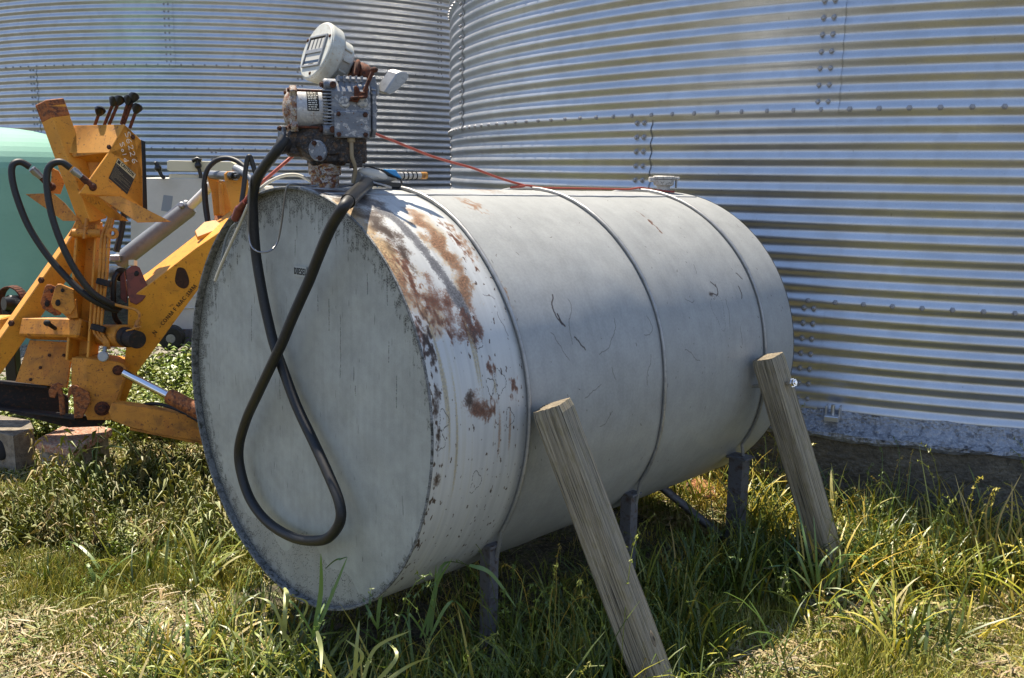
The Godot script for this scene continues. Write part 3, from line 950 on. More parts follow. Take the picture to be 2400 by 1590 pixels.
	for k in 3:
		var pts := []
		for j in 49:
			var g := -124.0 + 248.0 * j / 48.0
			var a: float = rod_a[k] + (leg_a[k] - rod_a[k]) * sstep(80, 124, absf(g)) + 0.004 * sin(g * 0.1 + k)
			pts.append(tsurf(a, g, TR + 0.0075))
		for s in [-1.0, 1.0]:
			var foot := tp(leg_a[k] + 0.012, s * (leg_l[k] + 0.018), -0.44)
			if s < 0:
				pts.push_front(foot)
			else:
				pts.append(foot)
		var rb := B.new()
		rb.tube(pts, 0.0062, 8)
		pt("hold_down_rod", rb, M.alu, t)
	# legs: channel posts with a cap plate, a tie between each pair, a diagonal stay at the back
	for k in 3:
		for s in [-1.0, 1.0]:
			var top := tp(leg_a[k], s * leg_l[k], -0.395)
			var c := Vector3(top.x, 0, top.z)
			var hgt := top.y
			var lb := B.new()
			var wide: float = [0.036, 0.040, 0.056][k]
			var bx := AX * 0.5 * wide
			bx.y = 0
			var lx := LT * 0.5 * wide
			lb.box(c + Vector3(0, hgt * 0.5 - 0.06, 0) + lx * s, bx, Vector3(0, hgt * 0.5 + 0.055, 0), lx.normalized() * 0.003)
			lb.box(c + Vector3(0, hgt * 0.5 - 0.06, 0) + bx * 0.95, bx.normalized() * 0.003, Vector3(0, hgt * 0.5 + 0.055, 0), lx * 0.94)
			lb.box(c + Vector3(0, hgt * 0.5 - 0.06, 0) - bx * 0.95, bx.normalized() * 0.003, Vector3(0, hgt * 0.5 + 0.055, 0), lx * 0.94)
			var leg := pt("leg", lb, M.leg, t)
			var cb := B.new()
			cb.box(c + Vector3(0, hgt + 0.001, 0) + lx * s * 0.2, bx * 1.25, Vector3(0, 0.0045, 0), lx * 1.5, 0.001)
			cb.cyl(tp(leg_a[k] + 0.012, s * (leg_l[k] + 0.018), -0.45), tp(leg_a[k] + 0.012, s * (leg_l[k] + 0.018), -0.39), 0.009, 6)
			pt("cap_plate", cb, M.leg, leg)
	var st := B.new()
	var s0 := tlat(1655, 1110, 0.25)
	st.tube([tp(1.45, 0.30, -0.52), tp(1.62, 0.44, -0.70), tp(1.66, 0.47, -0.745)], 0.016, 4)
	pt("stay", st, M.leg, t)
	# filler cap near the far end
	var fo := tp(1.745, 0.035, 0.617)
	var fc := B.new()
	fc.lathe(fo, UPT, [Vector2(-0.02, 0.027), Vector2(0.016, 0.027), Vector2(0.016, 0.030), Vector2(0.022, 0.041), Vector2(0.042, 0.043), Vector2(0.044, 0.040), Vector2(0.046, 0.0)], 24)
	var cap := pt("filler_neck", fc, M.pipe_grey, t)
	var lid := B.new()
	lid.lathe(fo + UPT * 0.0455, UPT, [Vector2(0, 0.0), Vector2(0, 0.045), Vector2(0.009, 0.046), Vector2(0.013, 0.040), Vector2(0.0135, 0.0)], 24)
	var hd := (AX * 0.75 - LT * 0.0 + LT * 0.55).normalized()
	lid.box(fo + UPT * 0.050 + hd * 0.052, hd * 0.012, UPT * 0.006, hd.cross(UPT) * 0.016, 0.003)
	lid.box(fo + UPT * 0.043 - hd * 0.050, hd * 0.012, UPT * 0.010, hd.cross(UPT) * 0.013, 0.003)
	pt("lid", lid, M.pipe_grey, cap)
	var pn := B.new()
	pn.cyl(fo + UPT * 0.046 + hd * 0.054, fo + UPT * 0.010 + hd * 0.054, 0.0045, 8)
	pt("latch_pin", pn, M.wire, cap)
	# lettering on a small pale sticker, half behind the hose
	var o := tfront(704, 637, 0.0117)
	var sk := B.new()
	sk.box(o, LT * 0.030, UPT * 0.015, AX * 0.0006)
	var stick := pt("sticker", sk, M.sticker, t)
	letters("DIESEL", o - AX * 0.0012, LT, UPT, 0.0185, M.ink, stick, 0.75)

func sm_plain() -> StandardMaterial3D:
	return tmat(patchy(256, 256, 131, Color(0.60, 0.61, 0.62), [[Color(0.45, 0.45, 0.45), 0.03, 0.55, 0.75, 0.5]], 0.06), 0.5, 0.15, 3.0)

func letters(text: String, o: Vector3, right: Vector3, up: Vector3, height: float, m: Material, parent: Node, squash := 1.0, face := "Droid Sans"):
	var tm := TextMesh.new()
	tm.text = text
	var f := SystemFont.new()
	f.font_names = PackedStringArray([face])
	f.font_weight = 700
	tm.font = f
	tm.font_size = 64
	tm.pixel_size = height / 46.0
	tm.depth = 0.0008
	right = right.normalized()
	up = (up - right * up.dot(right)).normalized()
	put("lettering", tm, m, parent, Transform3D(Basis(right * squash, up, right.cross(up)), o))

# ---------- timber braces ----------
func post(called: String, label: String, top: Vector3, foot: Vector3, n1: Vector3, w1: float, w2: float, bolt_at := Vector3.ZERO) -> Node3D:
	var t := thing(called, label, "timber brace", foot, "timber posts propping the tank")
	var ax := (top - foot).normalized()
	n1 = (n1 - ax * n1.dot(ax)).normalized()
	var n2 := ax.cross(n1)
	if n2.dot(VR) < 0:
		n2 = -n2
	var L := top.distance_to(foot)
	var b := B.new()
	var nz := noise(141 + int(L * 100), 2.0, 3)
	var segs := 40
	# outline of the section, corners eased, with long grooves where the soft grain has washed out
	var sec := []
	for f in 4:
		var u: Vector2 = [Vector2(1, -1), Vector2(1, 1), Vector2(-1, 1), Vector2(-1, -1)][f]
		var v: Vector2 = [Vector2(1, 1), Vector2(-1, 1), Vector2(-1, -1), Vector2(1, -1)][f]
		for k in 16:
			var p := u.lerp(v, 0.03 + 0.94 * k / 15.0)
			if k == 0 or k == 15:
				p *= 0.965
			sec.append(p)
	var ring := []
	for i in segs + 1:
		var y := L * i / segs
		var row := []
		for k in sec.size():
			var p: Vector2 = sec[k]
			var g := nz.get_noise_2d(k * 1.9, y * 0.9) * 0.0007 + nz.get_noise_2d(k * 7.0 + 40, y * 0.35) * 0.0005
			if i == segs:
				g -= 0.003
			row.append(foot + ax * (y + (nz.get_noise_2d(p.x * 3, p.y * 3) * 0.002 if i == segs else 0.0)) + (n1 * p.x * w1 + n2 * p.y * w2) * (1.0 + g / 0.045))
		ring.append(row)
	var m := sec.size()
	for i in segs:
		for k in m:
			var k1 := (k + 1) % m
			var mid: Vector3 = (ring[i][k] + ring[i][k1]) / 2
			var cen := foot + ax * (L * (i + 0.5) / segs)
			var u0 := k / 16.0 * 0.62
			var u1 := (k + 1) / 16.0 * 0.62
			var v0 := L * i / segs * 0.8
			var v1 := L * (i + 1) / segs * 0.8
			var g: Vector3 = (ring[i][k1] - ring[i][k]).cross(ring[i + 1][k] - ring[i][k]).normalized()
			if g.dot(mid - cen) < 0:
				g = -g
			b.sq(ring[i][k], ring[i][k1], ring[i + 1][k1], ring[i + 1][k], g, g, g, g, Vector2(u0, v0), Vector2(u1, v0), Vector2(u1, v1), Vector2(u0, v1))
	pt("post", b, M.wood, t)
	var eb := B.new()
	for k in m:
		eb.tri(foot + ax * (L + 0.002), ring[segs][k], ring[segs][(k + 1) % m], ax)
	pt("end_grain", eb, M.end_grain, t)
	if bolt_at != Vector3.ZERO:
		var c := B.new()
		c.cyl(bolt_at - n2 * 0.125, bolt_at + n2 * 0.085, 0.0075, 12, 0.001)
		c.lathe(bolt_at + n2 * 0.068, n2, [Vector2(0, 0), Vector2(0, 0.017), Vector2(0.003, 0.017), Vector2(0.003, 0.0135), Vector2(0.013, 0.0135), Vector2(0.014, 0.0)], 6)
		pt("through_bolt", c, M.chrome, t)
	else:
		var kn := B.new()
		var o := foot + ax * 0.165 + n2 * (w2 + 0.0004) + n1 * (w1 * 0.1)
		kn.ball(o, n1 * 0.011, ax * 0.024, n2 * 0.0025, 8)
		var knot := pt("knot", kn, M.end_grain, t)
		var kh := B.new()
		kh.ball(o + n2 * 0.0006 - n1 * 0.001, n1 * 0.0045, ax * 0.010, n2 * 0.0028, 6)
		pt("knot_hole", kh, M.ink, knot)
	return t
func braces():
	M.end_grain = tmat(patchy(256, 256, 151, Color(0.46, 0.42, 0.35), [[Color(0.33, 0.29, 0.23), 0.05, 0.5, 0.65, 0.7]], 0.12), 0.95, 0.0, 5.0)
	var a1 := deg_to_rad(-28)
	post("timber_brace", "grey weathered square post propping the tank's near side, foot at the front", tlat(1293, 950, 0.672), tlat(1548, 1575, 0.955) + Vector3(0.0, -0.07, 0.0), Vector3(sin(a1), 0, cos(a1)), 0.044, 0.044)
	var a2 := deg_to_rad(-52)
	var top := tlat(1800, 836, 0.672)
	var foot := tlat(1952, 1300, 0.905) + Vector3(0, -0.06, 0)
	post("timber_brace", "grey post with a bolt through its head, by the tank's far end", top, foot, Vector3(sin(a2), 0, cos(a2)), 0.044, 0.044, top + (foot - top).normalized() * 0.105)

# ---------- the transfer pump on the tank ----------
func hexbolt(b: B, at: Vector3, out: Vector3, r: float, hgt: float):
	b.lathe(at - out * 0.001, out, [Vector2(0, 0), Vector2(0, r * 1.35), Vector2(hgt * 0.25, r * 1.35), Vector2(hgt * 0.25, r), Vector2(hgt * 0.9, r), Vector2(hgt, r * 0.8), Vector2(hgt, 0)], 6)
func pump():
	var O := tlat(762, 433, 0.0)
	var t := thing("fuel_pump", "grey fuel pump with round white meter, on a pipe above the tank front", "fuel pump", O)
	var m := Vector3(0.945, 0, -0.327)
	var n := Vector3(0.327, 0, 0.945)
	var u := Vector3.UP
	var W = func(s: float, h: float, q: float) -> Vector3:
		return O + m * s + u * h + n * q
	# riser and collars
	var b := B.new()
	b.lathe(O - u * 0.035, u, [Vector2(0, 0), Vector2(0, 0.040), Vector2(0.062, 0.040), Vector2(0.062, 0.044), Vector2(0.066, 0.046), Vector2(0.095, 0.046), Vector2(0.100, 0.043), Vector2(0.100, 0)], 28)
	pt("riser_pipe", b, M.pipe, t)
	# pump housing under the motor
	b = B.new()
	b.lathe(W.call(0.008, 0.116, -0.075), n, [Vector2(0, 0), Vector2(0, 0.050), Vector2(0.012, 0.058), Vector2(0.120, 0.058), Vector2(0.135, 0.050), Vector2(0.135, 0.036), Vector2(0.142, 0.030), Vector2(0.142, 0)], 28, 1.62, m)
	b.box(W.call(0.005, 0.066, 0.0), m * 0.050, u * 0.012, n * 0.045, 0.006)
	b.box(W.call(-0.075, 0.112, 0.01), m * 0.03, u * 0.035, n * 0.035, 0.008)
	b.box(W.call(0.07, 0.10, 0.02), m * 0.040, u * 0.040, n * 0.05, 0.006)
	b.prism([W.call(0.062, 0.065, 0.072), W.call(0.105, 0.12, 0.072), W.call(0.095, 0.05, 0.072), W.call(0.060, 0.046, 0.072)], -n * 0.01)
	var hs := pt("pump_housing", b, M.pump_low, t)
	# oval cover plates with bolts
	for k in [[-0.030, 0.094, 0.074, 0.020, 0.030, -0.35], [-0.122, 0.128, 0.012, 0.011, 0.036, 0.0]]:
		b = B.new()
		var o: Vector3 = W.call(k[0], k[1], k[2])
		var out: Vector3 = (n * 0.9 - m * 0.45).normalized() if k[0] > -0.1 else (n * 0.55 - m * 0.85).normalized()
		var up2 := u * cos(k[5]) - out.cross(u) * sin(k[5])
		var sd := out.cross(up2).normalized()
		var poly := []
		for j in 18:
			var g := TAU * j / 18
			poly.append(o + sd * cos(g) * k[3] * 1.25 + up2 * sin(g) * k[4])
		b.prism(poly, -out * 0.012)
		var cv := pt("oval_cover", b, M.cast, t)
		for s in [-1.0, 1.0]:
			b = B.new()
			hexbolt(b, o + up2 * k[4] * 0.72 * s, out, 0.0058, 0.008)
			pt("bolt", b, M.bolt_rusty, cv)
	# hose outlet on the left
	b = B.new()
	b.cyl(W.call(-0.09, 0.112, 0.02), W.call(-0.128, 0.105, 0.03), 0.024, 16, 0.003)
	pt("hose_outlet", b, M.grime, t)
	# motor
	var mc: Vector3 = W.call(0, 0.206, 0.012)
	b = B.new()
	b.lathe(mc - m * 0.086, m, [Vector2(0, 0.057), Vector2(0.09, 0.057)], 40)
	var mo := pt("motor", b, M.motor, t)
	b = B.new()
	b.lathe(mc - m * 0.112, m, [Vector2(0, 0), Vector2(0, 0.020), Vector2(0.004, 0.034), Vector2(0.014, 0.050), Vector2(0.018, 0.061), Vector2(0.030, 0.062), Vector2(0.032, 0.057)], 40)
	for k in 4:
		var g := TAU * (k + 0.5) / 4.0
		b.box(mc - m * 0.088 + (u * cos(g) + n * sin(g)) * 0.066, m * 0.010, (u * cos(g) + n * sin(g)) * 0.012, (n * cos(g) - u * sin(g)) * 0.012, 0.003)
	pt("end_bell", b, M.pipe, mo)
	for k in 4:
		var g := TAU * (k + 0.5) / 4.0
		var off := (u * cos(g) + n * sin(g)) * 0.069
		b = B.new()
		b.cyl(mc - m * 0.1 + off, mc + m * 0.01 + off, 0.0035, 8)
		hexbolt(b, mc - m * 0.098 + off, -m, 0.006, 0.007)
		pt("tie_bolt", b, M.rust, mo)
	# name plate, dark with pale lines of print
	b = B.new()
	for k in 6:
		var g0 := 0.52 + k * 0.19
		var g1 := 0.52 + (k + 1) * 0.19
		var r := 0.0582
		var P = func(s: float, g: float) -> Vector3:
			return mc + m * s + (u * cos(g) + n * sin(g)) * r
		b.quad(P.call(-0.052, g0), P.call(-0.020, g0), P.call(-0.020, g1), P.call(-0.052, g1), u * cos(g0) + n * sin(g0))
	var pl := pt("name_plate", b, M.ink, mo)
	b = B.new()
	rng.seed = 99
	for k in 11:
		var g0 := 0.58 + k * 0.098
		var at := -0.049
		while at < -0.026:
			var wl := rng.randf_range(0.003, 0.009)
			var r := 0.0588
			var P2 = func(s: float, g: float) -> Vector3:
				return mc + m * s + (u * cos(g) + n * sin(g)) * r
			b.quad(P2.call(at, g0), P2.call(minf(at + wl, -0.022), g0), P2.call(minf(at + wl, -0.022), g0 + 0.04), P2.call(at, g0 + 0.04), u * cos(g0) + n * sin(g0))
			at += wl + 0.002
	pt("plate_print", b, M.chalk, pl)
	# gear casting: an octagon block with cooling fins round its front edge
	b = B.new()
	var oct_ := []
	for p in [[-0.05, 0.128], [0.052, 0.128], [0.078, 0.150], [0.080, 0.255], [0.056, 0.287], [-0.05, 0.287], [-0.076, 0.262], [-0.076, 0.15]]:
		oct_.append(W.call(0.012, p[1], p[0]))
	b.prism(oct_, m * 0.108)
	var o2 := []
	for p in oct_:
		o2.append(mc + (p - mc - m * 0.012) * 0.93 + m * 0.125)
	b.prism(o2, m * 0.012)
	b.ball(W.call(0.128, 0.21, 0.01), m * 0.02, u * 0.062, n * 0.06, 10)
	b.box(W.call(0.075, 0.283, 0.01), m * 0.045, u * 0.014, n * 0.05, 0.006)
	var ca := pt("gear_casting", b, M.cast, t)
	b = B.new()
	for k in 11:
		var h := 0.168 + k * 0.0088
		b.box(W.call(0.006, h, 0.058), m * 0.016, u * 0.0022, n * 0.021, 0.0006)
	for k in 5:
		b.box(W.call(0.035 + k * 0.016, 0.290, 0.045), m * 0.0025, u * 0.008, n * 0.03, 0.0006)
	for k in 8:
		b.box(W.call(0.133, 0.165 + k * 0.014, 0.035), m * 0.008, u * 0.002, n * 0.035, 0.0006)
	stuff(pt("fins", b, M.cast, ca))
	for k in [[0.018, 0.272, 0.062], [0.014, 0.152, 0.064], [0.108, 0.262, 0.058]]:
		b = B.new()
		var c: Vector3 = W.call(k[0], k[1], k[2])
		b.lathe(c - m * 0.012, m * -1.0, [Vector2(-0.02, 0.0), Vector2(-0.02, 0.017), Vector2(0.010, 0.017), Vector2(0.013, 0.014), Vector2(0.013, 0)], 8)
		var bo := pt("bolt_boss", b, M.cast, ca)
		b = B.new()
		hexbolt(b, c - m * 0.025, (-m + n * 0.3).normalized(), 0.0075, 0.010)
		b.lathe(c + n * 0.008, n, [Vector2(0, 0), Vector2(0, 0.010), Vector2(0.011, 0.009), Vector2(0.012, 0)], 10)
		pt("bolt", b, M.bolt_rusty, bo)
	# junction box cover on the near face
	b = B.new()
	b.box(W.call(0.066, 0.166, 0.083), m * 0.048, u * 0.036, n * 0.008, 0.003)
	var jb := pt("junction_cover", b, M.cast, ca)
	for k in [[-1, -1], [1, -1], [1, 1], [-1, 1]]:
		b = B.new()
		hexbolt(b, W.call(0.066 + k[0] * 0.037, 0.166 + k[1] * 0.027, 0.090), n, 0.0062, 0.008)
		pt("bolt", b, M.bolt_rusty, jb)
	# two round flaking bosses above it
	for k in [[0.048, 0.226], [0.098, 0.228]]:
		b = B.new()
		b.lathe(W.call(k[0], k[1], 0.074), n, [Vector2(0, 0), Vector2(0, 0.017), Vector2(0.007, 0.016), Vector2(0.010, 0.012), Vector2(0.010, 0)], 16)
		pt("round_boss", b, M.cast_worn, ca)
	# switch lever, rusty bracket and its arm
	var zz := func(x: float, y: float, q: float) -> Vector3:
		return onp(640 + x / 3.7333, 30 + y / 3.7333, O + n * q, n)
	b = B.new()
	b.prism([zz.call(712, 645, .092), zz.call(728, 634, .092), zz.call(745, 650, .092), zz.call(760, 688, .092), zz.call(795, 690, .092), zz.call(806, 660, .092), zz.call(832, 668, .092), zz.call(828, 738, .092), zz.call(762, 752, .092), zz.call(740, 785, .092), zz.call(672, 770, .092), zz.call(680, 738, .092), zz.call(716, 735, .092)], -n * 0.014)
	var sw := pt("lever_bracket", b, M.rust, t)
	b = B.new()
	b.tube([zz.call(800, 690, .098), zz.call(835, 600, .098), zz.call(872, 515, .096)], 0.0055, 8)
	b.ball(zz.call(884, 500, .096), VR * 0.011, VU * 0.008, VB * 0.008, 8)
	b.tube([zz.call(680, 745, .10), zz.call(815, 738, .10)], 0.004, 6)
	pt("lever", b, M.rust, sw)
	b = B.new()
	b.prism([zz.call(858, 560, .06), zz.call(893, 545, .06), zz.call(915, 650, .06), zz.call(918, 715, .06), zz.call(838, 690, .06), zz.call(842, 620, .06)], -n * 0.012)
	pt("side_plate", b, M.cast, sw)
	# nozzle holster, a grey scoop on the right
	b = B.new()
	var front := []
	for p in [[976, 694], [1030, 612], [1086, 532], [1108, 520], [1132, 516], [1154, 518], [1174, 525], [1187, 537], [1192, 550], [1190, 566], [1180, 586], [1160, 613], [1135, 640], [1108, 665], [1080, 688], [1050, 707], [1020, 722]]:
		front.append(zz.call(p[0], p[1], 0.02))
	b.prism(front, -n * 0.022 - m * 0.022 + u * 0.008)
	b.tube([zz.call(925, 680, 0.0), zz.call(985, 695, 0.0)], 0.006, 8)
	b.box(zz.call(905, 675, 0.0), m * 0.006, u * 0.016, n * 0.012, 0.002)
	pt("nozzle_holster", b, M.alu, t)
	# meter
	var N := (VB * 0.64 - VR * 0.73 + VU * 0.24).normalized()
	var fc := onp(743, 123, O, VB) + VB * 0.02
	var up3 := (VU * 0.97 + VR * 0.24)
	up3 = (up3 - N * up3.dot(N)).normalized()
	var rt := up3.cross(N)
	b = B.new()
	b.lathe(fc - N * 0.050, N, [Vector2(0, 0), Vector2(0, 0.078), Vector2(0.006, 0.083), Vector2(0.040, 0.087), Vector2(0.044, 0.0865), Vector2(0.0455, 0.0815), Vector2(0.046, 0.0815)], 56)
	var me := pt("meter_case", b, M.meter, t)
	b = B.new()
	b.lathe(fc - N * 0.098, N, [Vector2(0, 0), Vector2(0, 0.050), Vector2(0.008, 0.060), Vector2(0.052, 0.064)], 48)
	for k in 3:
		var g := -0.6 + k * 0.5
		b.box(fc - N * 0.07 + (rt * cos(g) + up3 * sin(g)) * 0.064, N * 0.012, (rt * cos(g) + up3 * sin(g)) * 0.004, (up3 * cos(g) - rt * sin(g)) * 0.003, 0.001)
	pt("meter_body", b, M.meter, me)
	b = B.new()
	b.lathe(fc - N * 0.006, N, [Vector2(0, 0.0), Vector2(0, 0.084), Vector2(0.004, 0.084), Vector2(0.006, 0.080), Vector2(0.006, 0.0)], 56)
	var fp := pt("face_plate", b, M.meter, me)
	var Q = func(x: float, y: float, d: float) -> Vector3:
		return fc + rt * x + up3 * y + N * d
	b = B.new()
	for k in [[0, 0.041, 0.053, 0.003], [0, -0.047, 0.053, 0.003], [-0.051, -0.003, 0.0025, 0.044], [0.051, -0.003, 0.0025, 0.044], [0, -0.004, 0.05, 0.006]]:
		b.box(Q.call(k[0], k[1], 0.002), rt * k[2], up3 * k[3], N * 0.003, 0.0008)
	var fr := pt("window_frame", b, M.alu, fp)
	b = B.new()
	b.box(Q.call(0, 0.019, 0.0005), rt * 0.049, up3 * 0.019, N * 0.0008)
	pt("register_recess", b, M.ink, fp)
	for k in 4:
		b = B.new()
		b.box(Q.call(-0.033 + k * 0.023, 0.017, 0.001), rt * 0.0085, up3 * 0.016, N * 0.0025, 0.001)
		pt("digit_wheel", b, M.white_poly, fp)
	b = B.new()
	b.box(Q.call(0.0, -0.021, 0.0005), rt * 0.048, up3 * 0.011, N * 0.0010, 0.0003)
	b.box(Q.call(0.0, -0.042, 0.0005), rt * 0.048, up3 * 0.004, N * 0.0010, 0.0003)
	pt("panel_with_reflection", b, M.white_poly, fp)  # lower window panel, its glass reflection painted in as solid white
	b = B.new()
	b.box(Q.call(0.0, -0.0345, 0.0006), rt * 0.048, up3 * 0.0042, N * 0.0012, 0.0003)
	pt("blue_band", b, M.dark_blue, fp)
	b = B.new()
	b.box(Q.call(0.0, -0.0425, 0.0012), rt * 0.015, up3 * 0.0022, N * 0.0014, 0.0003)
	pt("dark_slot", b, M.ink, fp)
	for k in [[0.066, 0.036], [-0.070, 0.036], [0.01, -0.070]]:
		b = B.new()
		b.ball(Q.call(k[0], k[1], 0.001), rt * 0.005, up3 * 0.005, N * 0.003, 6)
		pt("screw", b, M.rust, fp)
	# elbow from the meter down into the pump
	b = B.new()
	b.tube(smooth([fc - N * 0.092, fc - N * 0.125, zz.call(795, 520, 0.0), zz.call(815, 600, 0.0), zz.call(800, 660, 0.0)], 5), 0.024, 14)
	b.cyl(zz.call(712, 500, 0.0) - m * 0.002, zz.call(742, 510, 0.0), 0.032, 14, 0.004)
	pt("elbow_pipe", b, M.rust, t)
	# power lead in its beige conduit
	b = B.new()
	b.tube(smooth([W.call(0.066, 0.135, 0.07), zz.call(686, 1180, .075), zz.call(690, 1260, .075), zz.call(712, 1330, .07), zz.call(718, 1400, .06), zz.call(700, 1490, .05)], 6), 0.0058, 10)
	b.cyl(W.call(0.066, 0.132, 0.07), W.call(0.066, 0.118, 0.07), 0.011, 10, 0.002)
	pt("conduit", b, M.beige, t)

func lines_and_hoses():
	# black delivery hose: out of the pump, down the end plate in a loop and back up to the nozzle
	var p := []
	var hz := [[668, 322, -.03], [650, 352, -.05], [622, 388, -.055], [602, 420, -.05], [592, 460, -.045], [593, 509, -.04], [596, 558, -.035], [601, 607, -.03], [609, 656, -.028], [618, 705, -.025], [629, 755, -.022], [643, 810, -.022], [667, 877, -.02], [696, 954, -.02], [737, 1041, -.022], [771, 1116, -.028], [795, 1178, -.034], [797, 1222, -.038], [773, 1258, -.04], [740, 1268, -.038],
		[686, 1260, -.032], [628, 1225, -.028], [587, 1172, -.028], [564, 1105, -.028], [560, 1048, -.03], [577, 984, -.036], [602, 928, -.046], [626, 877, -.054], [647, 833, -.055], [661, 804, -.054], [681, 755, -.05], [703, 705, -.046], [725, 656, -.042], [744, 607, -.046], [764, 558, -.052], [782, 521, -.056]]
	for k in hz:
		p.append(tfront(k[0], k[1], k[2]))
	p.append(tcyl(806, 484, 0.662))
	p.append(tcyl(824, 463, 0.656))
	p.append(tcyl(842, 446, 0.644))
	p.append(tlat(859, 432, 0.080))
	var hose := thing("fuel_hose", "thick black rubber hose looped down the front of the white tank", "hose", tfront(720, 1266, 0.0))
	var b := B.new()
	b.tube(smooth(p, 7), 0.0148, 14)
	pt("hose", b, M.rubber, hose)
	b = B.new()
	b.tube([tcyl(815, 473, 0.659), tcyl(824, 463, 0.656), tcyl(842, 446, 0.644), tlat(860, 431, 0.078)], 0.0195, 14)
	pt("hose_sleeve", b, M.plastic, hose)
	# nozzle lying on the tank
	var zn := func(x: float, y: float, l: float) -> Vector3:
		return tlat(800 + x / 9.8625, 380 + y / 9.8625, l)
	var nz := thing("fuel_nozzle", "silver fuel nozzle with blue guard, lying on the tank behind the pump", "fuel nozzle", zn.call(900, 600, 0.04))
	b = B.new()
	b.tube(smooth([zn.call(420, 420, .045), zn.call(560, 360, .045), zn.call(760, 345, .045), zn.call(960, 370, .04), zn.call(1150, 350, .035), zn.call(1330, 315, .03)], 5), [.016, .017, .018, .019, .020, .021, .022, .022, .022, .022, .021, .021, .020, .019, .018, .017, .016, .015, .015, .014, .013, .013, .012, .012, .012, .012], 14)
	b.cyl(zn.call(360, 380, .05), zn.call(440, 330, .04), 0.020, 8, 0.002)
	var nb := pt("nozzle_body", b, M.alu, nz)
	b = B.new()
	b.ball(zn.call(720, 290, .05), (zn.call(1060, 370, .05) - zn.call(720, 290, .05)), (zn.call(760, 150, .05) - zn.call(720, 290, .05)) , LT * 0.018, 10)
	pt("white_hood", b, M.white_poly, nb)
	b = B.new()
	b.lathe(zn.call(585, 500, .078), (zn.call(520, 380, .05) - zn.call(585, 500, .078)).normalized(), [Vector2(0, 0), Vector2(0, 0.017), Vector2(0.004, 0.019), Vector2(0.018, 0.019), Vector2(0.020, 0.016), Vector2(0.020, 0)], 8)
	pt("hose_swivel", b, M.alu, nb)
	b = B.new()
	b.tube([zn.call(1320, 310, .03), zn.call(1820, 312, .03)], 0.0105, 14)
	var sp := pt("spout", b, M.pipe_grey, nz)
	b = B.new()
	b.tube([zn.call(1815, 312, .03), zn.call(1955, 312, .03)], 0.0112, 14)
	pt("spout_tip", b, M.brass, sp)
	for k in 4:
		b = B.new()
		var c: Vector3 = zn.call(1400 + k * 100, 312, .03)
		var dx: Vector3 = (zn.call(1500, 312, .03) - zn.call(1400, 312, .03)).normalized()
		var pts := []
		for j in 17:
			var g := TAU * j / 16.0
			pts.append(c + dx * (0.004 * j / 16.0) + (UPT * cos(g) + dx.cross(UPT) * sin(g)) * 0.0118)
		b.tube(pts, 0.0017, 6, false)
		pt("spring_coil", b, M.ink, sp)
	b = B.new()
	b.prism([zn.call(960, 165, .055), zn.call(1265, 178, .055), zn.call(1330, 270, .055), zn.call(1420, 395, .055), zn.call(1290, 350, .055), zn.call(1150, 290, .055)], -LT * 0.045)
	pt("blue_guard", b, M.blue, nz)
	b = B.new()
	b.prism([zn.call(700, 120, .058), zn.call(800, 130, .058), zn.call(980, 180, .058), zn.call(1250, 330, .058), zn.call(1430, 405, .058), zn.call(1230, 360, .058), zn.call(980, 290, .058), zn.call(840, 180, .058)], -LT * 0.05)
	b.tube(smooth([zn.call(520, 180, .05), zn.call(545, 110, .05), zn.call(640, 100, .05), zn.call(760, 125, .05)], 4), 0.0022, 6)
	pt("black_guard", b, M.plastic, nz)
	b = B.new()
	b.prism([zn.call(720, 430, .075), zn.call(900, 440, .075), zn.call(1180, 465, .075), zn.call(1405, 490, .075), zn.call(1405, 610, .075), zn.call(1250, 600, .075), zn.call(1000, 570, .075), zn.call(820, 560, .075)], -LT * 0.022)
	b.tube([zn.call(1290, 385, .06), zn.call(1370, 400, .06), zn.call(1400, 500, .07)], 0.003, 6)
	pt("lever_guard", b, M.plastic, nz)
	b = B.new()
	b.tube(smooth([zn.call(690, 430, .08), zn.call(760, 480, .085), zn.call(960, 530, .088), zn.call(1150, 590, .088)], 4), 0.0035, 6)
	b.ball(zn.call(830, 570, .085), UPT * 0.003, LT * 0.003, AX * 0.003, 5)
	pt("trigger", b, M.steel, nz)
	# red cord: from the pump back along the top of the tank
	p = []
	for k in [[866, 309, -.02], [900, 322, -.02], [960, 346, -.02], [1010, 366, -.02], [1060, 381, -.01], [1110, 395, 0.0], [1160, 414, .01], [1200, 427, .01], [1230, 436, .01]]:
		p.append(tlat(k[0], k[1], k[2]))
	for k in 12:
		p.append(tp(0.87 + k * 0.075, 0.012 + 0.004 * sin(k * 1.3), 0.6185 + (0.007 if absf(0.87 + k * 0.075 - 0.97) < 0.05 or absf(0.87 + k * 0.075 - 1.61) < 0.05 else 0.0)))
	p.append(tp(1.745, 0.078, 0.612))
	p.append(tp(1.785, 0.060, 0.613))
	b = B.new()
	b.tube(smooth(p, 6), 0.0040, 8)
	one("red_cord", b, M.cord, "faded red cord sagging from the pump and along the tank's top to the filler cap", "cord")
	# its other end, over the left shoulder, with a plug
	var rc := thing("plug_lead", "red lead with a plug hanging over the tank's left shoulder", "cord", tfront(557, 490, -.01))
	b = B.new()
	p = []
	for k in [[690, 362, .10], [660, 388, .06], [625, 418, .02], [598, 440, -.01], [580, 462, -.015], [572, 475, -.018]]:
		p.append(tfront(k[0], k[1], k[2]))
	b.tube(smooth(p, 5), 0.0052, 8)
	pt("lead", b, M.cord, rc)
	b = B.new()
	b.tube([tfront(573, 473, -.02), tfront(562, 488, -.022), tfront(561, 490, -.022), tfront(558, 497, -.022), tfront(554, 505, -.022), tfront(550, 514, -.022)], [0.008, 0.011, 0.014, 0.014, 0.0125, 0.012], 10)
